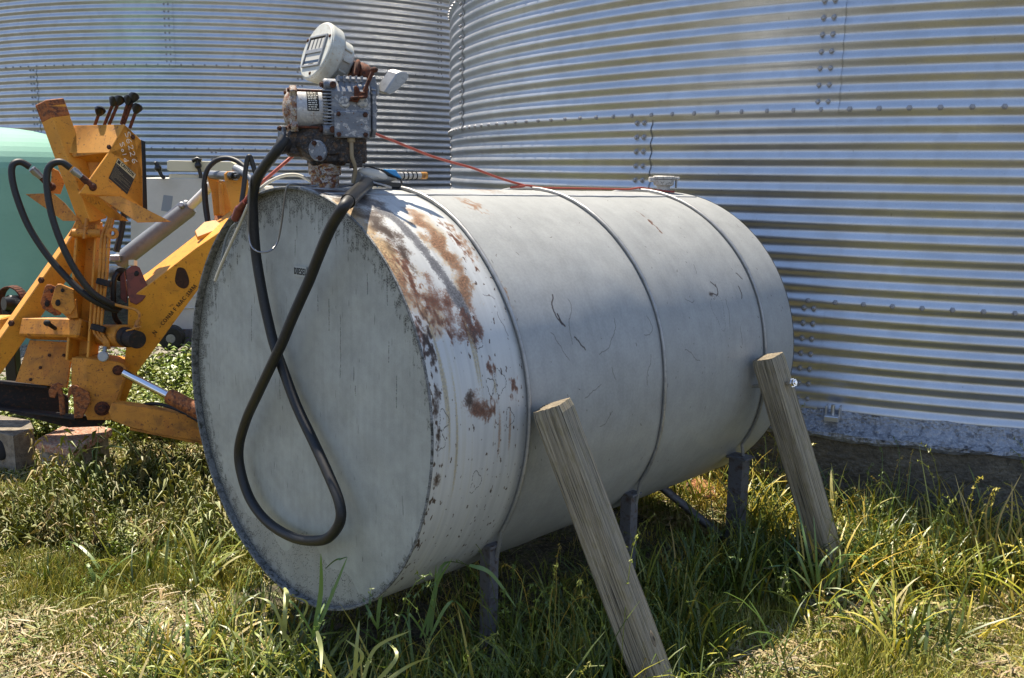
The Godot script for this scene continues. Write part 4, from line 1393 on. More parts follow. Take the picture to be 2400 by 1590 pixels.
	pt("plug", b, M.plug, rc)
	# pale cable in an arc behind the hose, its stripped end hanging on the plate
	p = []
	for k in [[728, 425, .10], [700, 411, .08], [668, 411, .05], [635, 424, .02], [605, 447, -.01], [582, 480, -.018], [560, 530, -.016], [536, 582, -.012], [518, 622, -.010], [504, 658, -.008]]:
		p.append(tfront(k[0], k[1], k[2]))
	b = B.new()
	b.tube(smooth(p, 5), 0.0046, 8)
	one("pale_cable", b, M.white_cable, "cream cable arching from the pump's foot and hanging down the tank's upper left", "cable")
	p = []
	for k in [[553, 523, -.014], [541, 535, -.012], [529, 562, -.01], [522, 595, -.009], [514, 630, -.008], [505, 655, -.007]]:
		p.append(tfront(k[0], k[1], k[2]))
	b = B.new()
	b.tube(smooth(p, 5), 0.0044, 8, true, 0.5)
	one("grey_cable", b, M.grey_cable, "short flat grey cable hanging beside the cream cable on the tank end", "cable")
	# bent wire hook that holds the hose
	p = []
	for k in [[845, 429, .22], [800, 438, .15], [760, 434, .10], [720, 436, .05], [690, 431, .0], [676, 434, -.015], [670, 446, -.02], [664, 490, -.018], [657, 540, -.016], [649, 570, -.02], [636, 586, -.04], [618, 592, -.055], [600, 588, -.058], [588, 575, -.058], [583, 550, -.055], [582, 510, -.06], [584, 460, -.065], [586, 425, -.065], [592, 410, -.06]]:
		p.append(tfront(k[0], k[1], k[2]))
	b = B.new()
	b.tube(smooth(p, 6), 0.0026, 8)
	one("wire_hook", b, M.wire, "bent steel wire hooked round the black hose at the tank's top edge", "wire hook")

# ---------- yellow backhoe attachment ----------
func outline(pts: Array, o: Vector3, n: Vector3) -> Array:    # a flat outline on the plane through o
	var r := []
	for k in range(0, pts.size(), 2):
		r.append(onp(pts[k], pts[k + 1], o, n))
	return r
func plate(b: B, pts: Array, o: Vector3, n: Vector3, thick: float):
	b.prism(outline(pts, o, n), -n.normalized() * thick)
func beam(b: B, p: Vector3, q: Vector3, hw: float, hd: float, roll := 0.0, bev := 0.004):
	var ax := (q - p) * 0.5
	var w := ax.cross(VB).normalized()
	var z := w.cross(ax).normalized()
	var a := deg_to_rad(roll)
	b.box((p + q) * 0.5, ax, (w * cos(a) + z * sin(a)) * hw, (z * cos(a) - w * sin(a)) * hd, bev)
func glyph(b: B, strokes: Array, o: Vector3, e1: Vector3, e2: Vector3, r: float):
	for s in strokes:
		var p := []
		for k in s:
			p.append(o + e1 * k[0] + e2 * k[1])
		b.tube(smooth(p, 4) if p.size() > 2 else p, r, 5, true, 1.0)

func backhoe():
	var base := px(230, 985, 4.4)
	base.y = 0
	var t := thing("backhoe_attachment", "yellow rusty backhoe attachment with control levers, standing on concrete blocks left of the tank", "backhoe", base)
	var Y: Material = M.yellow
	var YW: Material = M.yellow_worn
	var D := 4.35
	var nc := Vector3(0.36, 0.05, 0.93).normalized()
	var o := px(220, 700, D)
	var b := B.new()
	# seat post: box arm leaning back to the left, rusted at its top end
	beam(b, px(120, 250, 4.22), px(218, 520, 4.34), 0.046, 0.046, 56)
	var arm := pt("upright_arm", b, Y, t)
	b = B.new()
	beam(b, px(115, 238, 4.216), px(131, 280, 4.232), 0.0468, 0.0468, 56)
	pt("rusted_end", b, M.rust_yellow, arm)
	# A-frame leg to the left
	b = B.new()
	beam(b, px(205, 535, 4.42), px(-25, 862, 4.36), 0.048, 0.040, 40)
	var leg := pt("frame_leg", b, Y, t)
	for k in [[96, 657], [26, 758]]:
		b = B.new()
		hexbolt(b, px(k[0], k[1], 4.30), VB, 0.012, 0.012)
		pt("bolt", b, M.bolt_rusty, leg)
	# upright mast: web and two flanges
	b = B.new()
	beam(b, px(213, 520, 4.40), px(190, 850, 4.40), 0.055, 0.006, 0)
	beam(b, px(193, 530, 4.36), px(168, 845, 4.34), 0.006, 0.055, 0)
	beam(b, px(236, 530, 4.36), px(215, 850, 4.34), 0.006, 0.05, 0)
	pt("mast", b, Y, t)
	b = B.new()
	plate(b, [178, 516, 236, 516, 231, 557, 159, 554], px(200, 535, 4.32), nc, 0.02)
	b.tube([px(172, 547, 4.29), px(238, 547, 4.29)], 0.021, 14)
	plate(b, [203, 512, 209, 512, 203, 560, 197, 560], px(203, 535, 4.27), Vector3(0.9, 0, 0.4), 0.012)
	pt("top_bracket", b, YW, t)
	b = B.new()
	b.lathe(px(262, 547, 4.24), Vector3(0.5, 0, 0.86), [Vector2(-0.02, 0.012), Vector2(-0.02, 0.027), Vector2(0.02, 0.027), Vector2(0.02, 0.012), Vector2(-0.02, 0.012)], 18)
	pt("eyelet", b, YW, t)
	# steel lines down the mast
	for k in 3:
		b = B.new()
		var dx := k * 8.5
		b.tube(smooth([px(266 + dx * 0.4, 482, 4.30), px(250 + dx * 0.7, 525, 4.28), px(238 + dx, 560, 4.27), px(233 + dx, 640, 4.27), px(226 + dx, 700, 4.27), px(220 + dx, 770, 4.27), px(229 + dx * 0.9, 790, 4.27), px(243 + dx * 0.6, 803, 4.27), px(247 + dx * 0.5, 818, 4.28)], 5), 0.0075, 8)
		pt("steel_line", b, YW, t)
	for k in [[242, 662], [229, 769]]:
		b = B.new()
		beam(b, px(k[0] - 15, k[1] - 4, 4.25), px(k[0] + 17, k[1] + 5, 4.25), 0.014, 0.012, 0, 0.003)
		pt("line_clamp", b, M.grime, t)
	# control box
	var ns := Vector3(0.85, 0.03, 0.53).normalized()
	var so := px(255, 357, 4.22)
	var side := [292, 292, 331, 329, 335, 488, 282, 460, 236, 459, 186, 454, 255, 357]
	var left := px(172, 294, 4.24) - px(292, 292, 4.24)
	b = B.new()
	b.prism(outline([292, 292, 331, 329, 334, 400, 255, 357], so, ns), left)
	plate(b, side, so, ns, 0.008)
	b.prism([onp(292, 292, so, ns), onp(255, 357, so, ns), onp(255, 357, so, ns) + left * 0.74, onp(292, 292, so, ns) + left], Vector3(0.0, -0.006, -0.006))
	var back := outline([300, 330, 334, 400, 335, 488, 290, 455], so, ns)
	b.prism(back, left * 0.9)
	var cb := pt("control_box", b, Y, t)
	b = B.new()
	var g0: Vector3 = onp(255, 357, so, ns)
	b.prism([g0 + left * 0.02, g0 + left * 0.74, g0 + left * 0.70 + Vector3(0, -0.02, 0.0)], Vector3(0.0, -0.006, -0.10))
	pt("gusset", b, YW, cb)
	b = B.new()
	var edge := outline([331, 328, 341, 332, 346, 492, 335, 489], so, ns)
	b.prism(edge, -ns * 0.03)
	pt("rubber_edge", b, M.plastic, cb)
	for k in [[311, 322], [255, 345]]:
		b = B.new()
		hexbolt(b, onp(k[0], k[1], so, ns), ns, 0.009, 0.008)
		pt("bolt", b, M.bolt_rusty, cb)
	# chalk marks on its side, written downwards
	var c0: Vector3 = onp(297, 317, so + ns * 0.001, ns)
	var e1: Vector3 = (onp(314, 380, so + ns * 0.001, ns) - c0).normalized()
	var e2: Vector3 = e1.cross(ns).normalized()
	if e2.dot(VR) < 0:
		e2 = -e2
	b = B.new()
	var S := [[[0.8, 1.0], [0.2, 1.0], [0.05, 0.75], [0.4, 0.55], [0.8, 0.4], [0.75, 0.1], [0.1, 0.0]]]
	var six := [[[0.7, 1.0], [0.25, 0.7], [0.1, 0.3], [0.35, 0.0], [0.75, 0.15], [0.7, 0.45], [0.2, 0.4]]]
	var two := [[[0.1, 0.8], [0.35, 1.0], [0.7, 0.85], [0.6, 0.5], [0.1, 0.05], [0.45, 0.1], [0.85, 0.0]]]
	var oo := [[[0.4, 0.55], [0.1, 0.3], [0.4, 0.0], [0.7, 0.3], [0.4, 0.55]]]
	var ll := [[[0.4, 1.0], [0.4, 0.0]]]
	var dd := [[[0.4, 0.5], [0.1, 0.25], [0.4, 0.0], [0.7, 0.25], [0.4, 0.5]], [[0.7, 1.0], [0.7, 0.0]]]
	for k in [[297, 311, S, 1.0], [300, 326, six, 1.0], [304, 341, two, 1.0], [308, 356, two, 1.0], [313, 373, six, 1.0], [285, 335, S, 0.8], [288, 349, oo, 0.8], [291, 359, ll, 0.8], [294, 371, dd, 0.9]]:
		glyph(b, k[2], onp(k[0] - 5, k[1], so + ns * 0.001, ns), e1 * 0.026 * k[3], e2 * 0.026 * k[3], 0.0016)
	pt("chalk_writing", b, M.chalk, cb)
	# caution label
	var a: Vector3 = onp(276, 370, so + ns * 0.0012, ns)
	var r: Vector3 = onp(319, 409, so + ns * 0.0012, ns)
	var l: Vector3 = onp(254, 418, so + ns * 0.0012, ns)
	var q: Vector3 = r + (l - a)
	b = B.new()
	b.quv(a, r, q, l, ns)
	var dec := pt("caution_label", b, tmat(label_texture(), 0.6), cb)
	letters("CAUTION", a + (r - a) * 0.57 + (l - a) * 0.115 + ns * 0.001, r - a, a - l, 0.0155, M.ink, dec, 0.85)
	# flaps below the box
	b = B.new()
	plate(b, [229, 460, 282, 460, 399, 519, 322, 521], px(282, 460, 4.20), Vector3(0.28, 0.42, 0.86).normalized(), 0.006)
	plate(b, [186, 455, 229, 460, 262, 489, 300, 519, 262, 516, 215, 480], px(229, 460, 4.205), Vector3(-0.05, -0.5, 0.85).normalized(), 0.006)
	plate(b, [59, 455, 124, 453, 150, 475, 186, 517, 146, 517], px(124, 454, 4.30), Vector3(0.1, 0.3, 0.95).normalized(), 0.006)
	plate(b, [120, 392, 136, 400, 150, 428, 140, 455, 118, 453], px(136, 425, 4.36), nc, 0.03)
	pt("guard_flap", b, YW, t)
	# levers and knobs
	for k in [[222, 293, 233, 262], [244, 293, 266, 239], [255, 293, 279, 237], [284, 291, 301, 236], [290, 291, 312, 230], [304, 300, 320, 256]]:
		b = B.new()
		var top := px(k[2], k[3], 4.30)
		b.tube([px(k[0], k[1], 4.34), top], 0.0075, 8)
		var lv := pt("lever", b, M.rust, t)
		b = B.new()
		var up := (top - px(k[0], k[1], 4.34)).normalized()
		b.tube([top - up * 0.020, top - up * 0.004, top + up * 0.012, top + up * 0.022, top + up * 0.027], [0.010, 0.020, 0.026, 0.018, 0.004], 14)
		pt("knob", b, M.plastic, lv)
	# hydraulic hoses
	for k in [[[118, 436, 4.25, 96, 416, 4.2, 70, 392, 4.16, 48, 380, 4.14, 30, 386, 4.12, 27, 412, 4.12, 38, 460, 4.13, 66, 530, 4.15, 110, 598, 4.17, 160, 655, 4.19, 205, 695, 4.21, 250, 720, 4.26, 276, 728, 4.30], [96, 416, 4.2, 70, 392, 4.16]],
			[[214, 436, 4.16, 190, 414, 4.13, 165, 394, 4.10, 143, 380, 4.08, 120, 386, 4.07, 109, 410, 4.07, 112, 460, 4.08, 125, 520, 4.09, 150, 585, 4.11, 180, 640, 4.14, 215, 685, 4.18, 258, 712, 4.24, 280, 722, 4.30], [190, 414, 4.13, 165, 394, 4.10]]]:
		var p := []
		for j in range(6, k[0].size(), 3):
			p.append(px(k[0][j], k[0][j + 1], k[0][j + 2]))
		b = B.new()
		b.tube(smooth(p, 6), 0.0150, 12)
		var hh := pt("hydraulic_hose", b, M.rubber, t)
		b = B.new()
		var f0 := px(k[0][0], k[0][1], k[0][2])
		var f1 := px(k[0][3], k[0][4], k[0][5])
		var f2 := px(k[0][6], k[0][7], k[0][8])
		b.tube([f0, f0.lerp(f1, 0.5), f1], [0.014, 0.016, 0.014], 8)
		b.ball(f0 + (f0 - f1) * 0.1, VR * 0.02, VU * 0.02, VB * 0.018, 6)
		pt("hose_end", b, M.rust, hh)
		b = B.new()
		b.tube([f1, f1.lerp(f2, 0.4), f1.lerp(f2, 0.45), f2.lerp(f1, 0.15)], [0.014, 0.017, 0.0185, 0.0165], 10)
		pt("crimp_sleeve", b, M.steel, hh)
	# lugs, cross tube, lower plate
	for dx in [-25.0, 0.0]:
		b = B.new()
		var lug := []
		for k in [[129, 672], [134, 666], [142, 666], [172, 679], [176, 720], [166, 737], [153, 739], [124, 722], [119, 709]]:
			lug.append(onp(k[0] + dx, k[1] - dx * 0.06, px(140, 700, 4.20 + (0.0 if dx == 0 else 0.05)), nc))
		b.prism(lug, -nc * 0.018)
		var lg := pt("pin_lug", b, YW if dx == 0.0 else M.rust_yellow, t)  # left lug coloured darker, painting in the shade of the gap between them
		for k in [[146, 681, 0.008], [135, 710, 0.013]]:
			b = B.new()
			var hc := onp(k[0] + dx, k[1] - dx * 0.06, px(140, 700, 4.197 + (0.0 if dx == 0 else 0.05)), nc)
			b.ball(hc, VR * k[2], VU * k[2] * 1.2, nc * 0.003, 8)
			pt("pin_hole", b, M.grime, lg)
	b = B.new()
	plate(b, [150, 738, 178, 700, 182, 745, 160, 748], px(160, 730, 4.24), nc, 0.05)
	beam(b, px(60, 770, 4.36), px(200, 773, 4.32), 0.046, 0.05, 12, 0.01)
	var ct := pt("cross_tube", b, YW, t)
	b = B.new()
	b.tube([px(109, 757, 4.20), px(132, 772, 4.30)], 0.010, 8)
	b.ball(px(110, 757, 4.20), VR * 0.017, VU * 0.015, VB * 0.012, 8)
	pt("pin", b, M.grime, ct)
	b = B.new()
	plate(b, [69, 797, 172, 803, 156, 910, 35, 895], px(110, 850, 4.38), Vector3(0.3, 0.25, 0.92).normalized(), 0.03)
	var lp := pt("lower_plate", b, YW, t)
	for k in [[115, 833], [149, 833], [94, 862], [71, 890]]:
		b = B.new()
		hexbolt(b, onp(k[0], k[1], px(110, 850, 4.378), Vector3(0.3, 0.25, 0.92).normalized()), VB, 0.0065, 0.006)
		pt("bolt", b, M.bolt_rusty, lp)
	# swing motor housing, its dark end, fitting lines
	b = B.new()
	b.tube([px(228, 786, 4.42), px(236, 786, 4.40), px(293, 788, 4.28)], [0.046, 0.052, 0.054], 24)
	pt("swing_cylinder", b, YW, t)
	b = B.new()
	b.tube([px(290, 789, 4.285), px(303, 792, 4.25), px(304, 792, 4.25), px(322, 797, 4.20)], [0.046, 0.046, 0.041, 0.041], 22)
	pt("cylinder_end", b, M.grime, t)
	b = B.new()
	b.tube(smooth([px(246, 708, 4.26), px(275, 716, 4.25), px(300, 722, 4.24), px(318, 727, 4.23), px(327, 738, 4.22), px(325, 752, 4.22)], 5), 0.007, 8)
	b.tube([px(325, 752, 4.22), px(318, 772, 4.22)], 0.014, 8)
	b.tube([px(296, 776, 4.22), px(330, 766, 4.20)], 0.005, 6)
	pt("feed_line", b, YW, t)
	b = B.new()
	b.lathe(px(243, 836, 4.24), VB, [Vector2(0, 0), Vector2(0, 0.024), Vector2(0.012, 0.024), Vector2(0.014, 0.02), Vector2(0.014, 0.0)], 20)
	b.tube([px(246, 815, 4.27), px(244, 830, 4.25)], 0.010, 8)
	pt("gauge_cap", b, M.alu, t)
	# lower knuckle block with pins
	var kb := px(240, 900, 4.27)
	b = B.new()
	b.prism(outline([167, 839, 203, 841, 205, 985, 166, 905], px(204, 900, 4.27), Vector3(-0.35, 0.05, 0.93).normalized()), Vector3(0.02, 0, -0.12))
	b.prism(outline([202, 841, 272, 848, 288, 854, 297, 866, 292, 882, 271, 947, 262, 985, 204, 985], px(204, 900, 4.27), Vector3(0.32, 0.03, 0.94).normalized()), Vector3(-0.03, 0, -0.13))
	var kn := pt("knuckle_block", b, YW, t)
	for k in [[276, 868, 0.024, 0.014], [239, 958, 0.034, 0.020]]:
		b = B.new()
		var pc := onp(k[0], k[1], px(204, 900, 4.268), Vector3(0.32, 0.03, 0.94).normalized())
		b.lathe(pc, Vector3(0.32, 0.03, 0.94), [Vector2(0, 0), Vector2(0, k[2]), Vector2(0.006, k[2]), Vector2(0.008, k[2] * 0.8), Vector2(0.008, k[3]), Vector2(0.018, k[3]), Vector2(0.020, k[3] * 0.8), Vector2(0.020, 0)], 20)
		pt("pivot_pin", b, M.rust, kn)
	# hooks
	for k in [[[115, 931, 113, 917, 120, 904, 134, 898, 148, 904, 144, 912, 150, 935, 152, 972, 140, 974, 137, 935, 134, 917, 128, 934], 4.30], [[158, 926, 160, 911, 168, 904, 180, 906, 208, 922, 212, 940, 193, 981, 173, 981, 171, 930, 167, 924, 160, 936], 4.22]]:
		b = B.new()
		plate(b, k[0], px(170, 940, k[1]), nc, 0.022)
		pt("quick_hook", b, M.rust_yellow, t)
	# the dark lower rails
	b = B.new()
	plate(b, [-60, 893, 120, 908, 160, 930, 160, 975, -60, 948], px(60, 930, 4.46), nc, 0.012)
	beam(b, px(-60, 890, 4.42), px(122, 907, 4.42), 0.006, 0.05, 0, 0.002)
	beam(b, px(-60, 949, 4.38), px(190, 980, 4.34), 0.006, 0.055, 0, 0.002)
	pt("lower_rail", b, M.grime, t)
	b = B.new()
	plate(b, [20, 967, 150, 978, 250, 984, 235, 1000, 160, 1003, 100, 988], px(150, 985, 4.36), nc, 0.08)
	pt("skid_beam", b, M.grime, t)
	# stabiliser arm running off behind the tank, its ram above it
	b = B.new()
	var sn := Vector3(0.25, 0.10, 0.96).normalized()
	plate(b, [262, 945, 330, 954, 462, 978, 560, 1000, 560, 1055, 470, 1036, 382, 1021, 303, 1002, 262, 986, 254, 965], px(330, 980, 4.24), sn, 0.10)
	plate(b, [303, 1002, 470, 1036, 560, 1055, 560, 1062, 470, 1043, 303, 1009], px(330, 1000, 4.25), sn, 0.08)
	pt("stabiliser_arm", b, YW, t)
	b = B.new()
	b.tube([px(290, 874, 4.22), px(400, 931, 4.20)], 0.0185, 16)
	var rm := pt("ram_rod", b, M.chrome, t)
	b = B.new()
	b.tube([px(393, 927, 4.20), px(397, 929, 4.20), px(448, 955, 4.19), px(449, 955.5, 4.19), px(580, 1022, 4.17)], [0.030, 0.036, 0.036, 0.038, 0.038], 18)
	pt("ram_barrel", b, M.rust_yellow, rm)
	b = B.new()
	b.tube(smooth([px(315, 957, 4.34), px(340, 949, 4.33), px(366, 947, 4.32), px(400, 955, 4.31), px(430, 967, 4.30), px(470, 990, 4.28)], 5), 0.009, 8)
	pt("stabiliser_hose", b, M.rubber, t)
	# main boom
	var bn := Vector3(0.30, -0.24, 0.92).normalized()
	var bo := px(380, 690, 4.30)
	b = B.new()
	b.prism(outline([343, 672, 459, 582, 524, 538, 566, 505, 610, 560, 540, 620, 474, 666, 363, 817, 319, 876, 288, 960, 262, 950, 288, 880, 298, 788, 301, 700], bo, bn), -bn * 0.20)
	var bm := pt("boom", b, Y, t)
	b = B.new()
	var wob := []
	for j in 22:
		var g := TAU * j / 22
		wob.append(onp(426 + cos(g) * 16 * (1 + 0.12 * sin(3 * g)) + sin(g) * 2, 652 + sin(g) * 27 * (1 + 0.10 * sin(2 * g + 1)), bo + bn * 0.0015, bn))
	b.prism(wob, -bn * 0.001)
	pt("rust_scab", b, M.scab, bm)
	b = B.new()
	b.prism(outline([456, 541, 478, 520, 505, 515, 524, 529, 515, 536, 462, 556], px(480, 535, 4.34), Vector3(0.15, 0.75, 0.64).normalized()), Vector3(0, -0.016, -0.004))
	pt("top_plate", b, Y, bm)
	var ta := onp(340, 806, bo + bn * 0.0012, bn)
	var tb := onp(478, 646, bo + bn * 0.0012, bn)
	letters("N   - CONM F MAC :IMM", (ta + tb) * 0.5, tb - ta, bn.cross(tb - ta), 0.0185, M.faded_ink, bm, 1.1)
	b = B.new()
	plate(b, [295, 634, 307, 624, 318, 623, 327, 628, 346, 673, 344, 692, 333, 706, 319, 715, 305, 709, 299, 690], px(320, 670, 4.26), nc, 0.018)
	b.prism(outline([281, 648, 292, 636, 298, 690, 296, 712, 282, 700], px(290, 670, 4.34), nc), -nc * 0.02)
	var rbk := pt("red_bracket", b, M.red_primer, t)
	b = B.new()
	b.ball(onp(319, 641, px(320, 670, 4.259), nc), VR * 0.013, VU * 0.013, nc * 0.004, 8)
	pt("pin_hole", b, M.grime, rbk)
	b = B.new()
	b.box(px(311, 617, 4.33), VR * 0.014, VU * 0.014, VB * 0.02, 0.003)
	pt("pin_head", b, M.cream, rbk)
	b = B.new()
	b.tube([px(262, 640, 4.46), px(276, 642, 4.40), px(284, 644, 4.36)], [0.036, 0.037, 0.034], 18)
	pt("ram_base", b, M.plastic, t)
	b = B.new()
	b.tube(smooth([px(275, 640, 4.32), px(267, 655, 4.31), px(265, 690, 4.32), px(268, 740, 4.36), px(280, 760, 4.40)], 5), 0.013, 8)
	pt("ram_hose", b, M.rubber, t)
	b = B.new()
	b.tube(smooth([px(290, 495, 4.50), px(284, 540, 4.50), px(272, 590, 4.48)], 5), 0.016, 8)
	pt("ram_hose", b, M.rubber, t)
	# boom ram
	b = B.new()
	b.tube([px(276, 618, 4.74), px(283, 612, 4.74), px(441, 489, 4.74), px(447, 484, 4.74)], [0.036, 0.045, 0.046, 0.039], 24)
	var br := pt("boom_ram_barrel", b, M.barrel, t)
	b = B.new()
	b.tube([px(270, 604, 4.72), px(420, 480, 4.72)], 0.0085, 10)
	b.box(px(272, 606, 4.68), VR * 0.026, VU * 0.016, VB * 0.02, 0.004)
	b.lathe(px(425, 482, 4.68), (VB + VU * 0.3).normalized(), [Vector2(-0.01, 0.0), Vector2(-0.01, 0.015), Vector2(0.012, 0.015), Vector2(0.014, 0.012), Vector2(0.014, 0.0)], 10)
	b.box(px(436, 475, 4.72), VR * 0.010, VU * 0.010, VB * 0.01, 0.003)
	pt("feed_pipe", b, M.steel, br)
	b = B.new()
	b.tube([px(440, 489, 4.74), px(516, 414, 4.54)], 0.0235, 18)
	pt("boom_ram_rod", b, M.rod_white, br)
	# upper bracket: two cheeks and a web
	var un := Vector3(0.42, 0.02, 0.90).normalized()
	b = B.new()
	plate(b, [494, 425, 545, 425, 552, 506, 502, 506], px(520, 460, 4.56), un, 0.02)
	var ub := pt("upper_bracket", b, Y, t)
	b = B.new()
	plate(b, [526, 408, 533, 402, 544, 401, 560, 409, 582, 421, 583, 460, 566, 505, 545, 505, 536, 460, 528, 425], px(545, 420, 4.34), un, 0.022)
	pt("cheek_plate", b, Y, ub)
	b = B.new()
	plate(b, [485, 409, 491, 402, 499, 401, 508, 408, 512, 425, 516, 500, 502, 506, 496, 450, 488, 424], px(495, 415, 4.50), un, 0.022)
	pt("cheek_plate", b, Y, ub)
	b = B.new()
	beam(b, px(517, 430, 4.52), px(521, 505, 4.52), 0.004, 0.03, 0, 0.001)
	pt("stiffener", b, Y, ub)
	b = B.new()
	b.cyl(px(492, 410, 4.52), px(552, 413, 4.30), 0.021, 16, 0.002)
	pt("cross_pin", b, M.steel, ub)
	b = B.new()
	b.cyl(px(541, 412, 4.325), px(549, 413, 4.295), 0.020, 6, 0.003)
	b.cyl(px(549, 413, 4.30), px(558, 414, 4.27), 0.011, 10, 0.002)
	pt("pin_nut", b, M.plastic, ub)
	b = B.new()
	plate(b, [503, 505, 545, 505, 552, 520, 510, 528, 500, 515], px(525, 512, 4.46), Vector3(0.2, 0.6, 0.77).normalized(), 0.02)
	pt("bracket_foot", b, M.rust_yellow, ub)
	for k in [[[486, 520, 4.46, 480, 480, 4.46, 478, 430, 4.45, 486, 398, 4.44, 506, 377, 4.43, 532, 371, 4.42, 556, 378, 4.40, 574, 392, 4.38], 0.012], [[566, 475, 4.20, 571, 440, 4.20, 575, 400, 4.19, 580, 372, 4.18, 586, 368, 4.18, 592, 385, 4.19, 600, 412, 4.20, 606, 440, 4.22], 0.0115], [[490, 520, 4.47, 484, 470, 4.47, 482, 430, 4.46], 0.008]]:
		var p := []
		for j in range(0, k[0].size(), 3):
			p.append(px(k[0][j], k[0][j + 1], k[0][j + 2]))
		b = B.new()
		b.tube(smooth(p, 6), k[1], 10)
		pt("boom_hose", b, M.rubber, t)
	b = B.new()
	b.tube([px(552, 395, 4.36), px(566, 402, 4.33), px(580, 412, 4.30)], [0.020, 0.022, 0.016], 10)
	b.tube([px(580, 412, 4.30), px(596, 430, 4.28)], 0.014, 8)
	pt("hose_coupling", b, M.barrel, t)
	b = B.new()
	plate(b, [585, 452, 596, 440, 604, 436, 609, 446, 606, 456, 588, 466], px(596, 450, 4.18), un, 0.02)
	pt("yellow_tab", b, Y, t)
	# yellow box section to the left, half out of the picture
	b = B.new()
	b.box(px(-30, 768, 4.62), VR * 0.105, VU * 0.055, Vector3(0, 0, 0.06), 0.006)
	pt("side_box", b, Y, t)
	# drive shaft and its hoop guard
	var ds := thing("drive_shaft", "black shaft end inside a rusty hoop guard at the left edge, before the green tank", "drive shaft", Vector3(px(30, 712, 4.9).x, 0, px(30, 712, 4.9).z))
	b = B.new()
	b.tube([px(8, 712, 4.86), px(20, 712, 4.88), px(21, 712, 4.88), px(60, 712, 4.98)], [0.036, 0.040, 0.046, 0.046], 16)
	b.box(px(20, 742, 4.94), VR * 0.02, Vector3(0, 0.05, 0), Vector3(0, 0, 0.03), 0.004)
	b.box(Vector3(px(20, 742, 4.94).x, 0.29, px(20, 742, 4.94).z), VR * 0.03, Vector3(0, 0.32, 0), Vector3(0, 0, 0.03), 0.004)
	pt("shaft", b, M.plastic, ds)
	b = B.new()
	var hp := []
	var hc := px(30, 712, 4.95)
	for j in 33:
		var g := TAU * j / 32.0
		hp.append(hc + (Vector3(0.85, 0, 0.2) * cos(g) + Vector3(0, 1, 0) * sin(g)) * 0.098)
	for j in 32:
		var mid: Vector3 = (hp[j] + hp[j + 1]) / 2
		var outw := (mid - hc).normalized()
		var w := Vector3(-0.23, 0, 0.97) * 0.028
		b.prism([hp[j] - w, hp[j + 1] - w, hp[j + 1] + w, hp[j] + w], -outw * 0.008)
	pt("hoop_guard", b, M.rust, ds)
	# blocks under the machine
	b = B.new()
	var top := []
	for k in [[81, 1035], [103, 1042], [135, 1047], [160, 1053], [192, 1047], [225, 1026], [262, 1006], [215, 992], [168, 986], [132, 1007], [100, 1022]]:
		top.append(gnd(k[0], k[1], 0.19 + 0.002 * sin(k[0])))
	for k in top.size():
		top[k].y = 0.19
	b.prism(top, Vector3(0.0, -0.035, 0.0))
	var bl := thing("concrete_block", "chipped concrete block with a reddish top under the backhoe's knuckle", "concrete block", gnd(165, 1020, 0.0), "concrete blocks under the backhoe")
	pt("block_top", b, M.block_red, bl)
	b = B.new()
	var cen := Vector3.ZERO
	for p in top:
		cen += p / top.size()
	var low := []
	for p in top:
		low.append(cen + (p - cen) * 0.90 + Vector3(0, -0.034, 0))
	b.prism(low, Vector3(0, -0.2, 0))
	pt("block_body", b, M.block, bl)
	b = B.new()
	var top2 := []
	for k in [[-70, 1000], [30, 1022], [78, 1004], [70, 985], [-30, 968]]:
		var p := gnd(k[0], k[1], 0.21)
		p.y = 0.21
		top2.append(p)
	b.prism(top2, Vector3(0, -0.25, 0))
	var b2 := thing("concrete_block", "grey concrete block in shadow at the left edge under the dark rail", "concrete block", gnd(20, 1030, 0.0), "concrete blocks under the backhoe")
	pt("block_body", b, M.block, b2)
	b = B.new()
	b.ball((top2[1] * 0.7 + top2[0] * 0.3) + Vector3(0, -0.085, 0.004), VR * 0.035, VU * 0.05, VB * 0.015, 10)
	pt("core_hole", b, M.ink, b2)

func label_texture() -> ImageTexture:
	var n := 256
	var i := Image.create(n, n, false, Image.FORMAT_RGB8)
	i.fill(Color(0.13, 0.12, 0.10))
	i.fill_rect(Rect2i(4, 4, 248, 56), Color(0.72, 0.67, 0.52))
	i.fill_rect(Rect2i(14, 14, 34, 36), Color(0.08, 0.08, 0.08))
	rng.seed = 12
	for r in 13:
		var x := 12
		while x < 236:
			var w := rng.randi_range(5, 20)
			i.fill_rect(Rect2i(x, 72 + r * 13, mini(w, 244 - x), 4), Color(0.50, 0.46, 0.36))
			x += w + 4
			if rng.randf() < 0.08:
				break
	return ImageTexture.create_from_image(i)

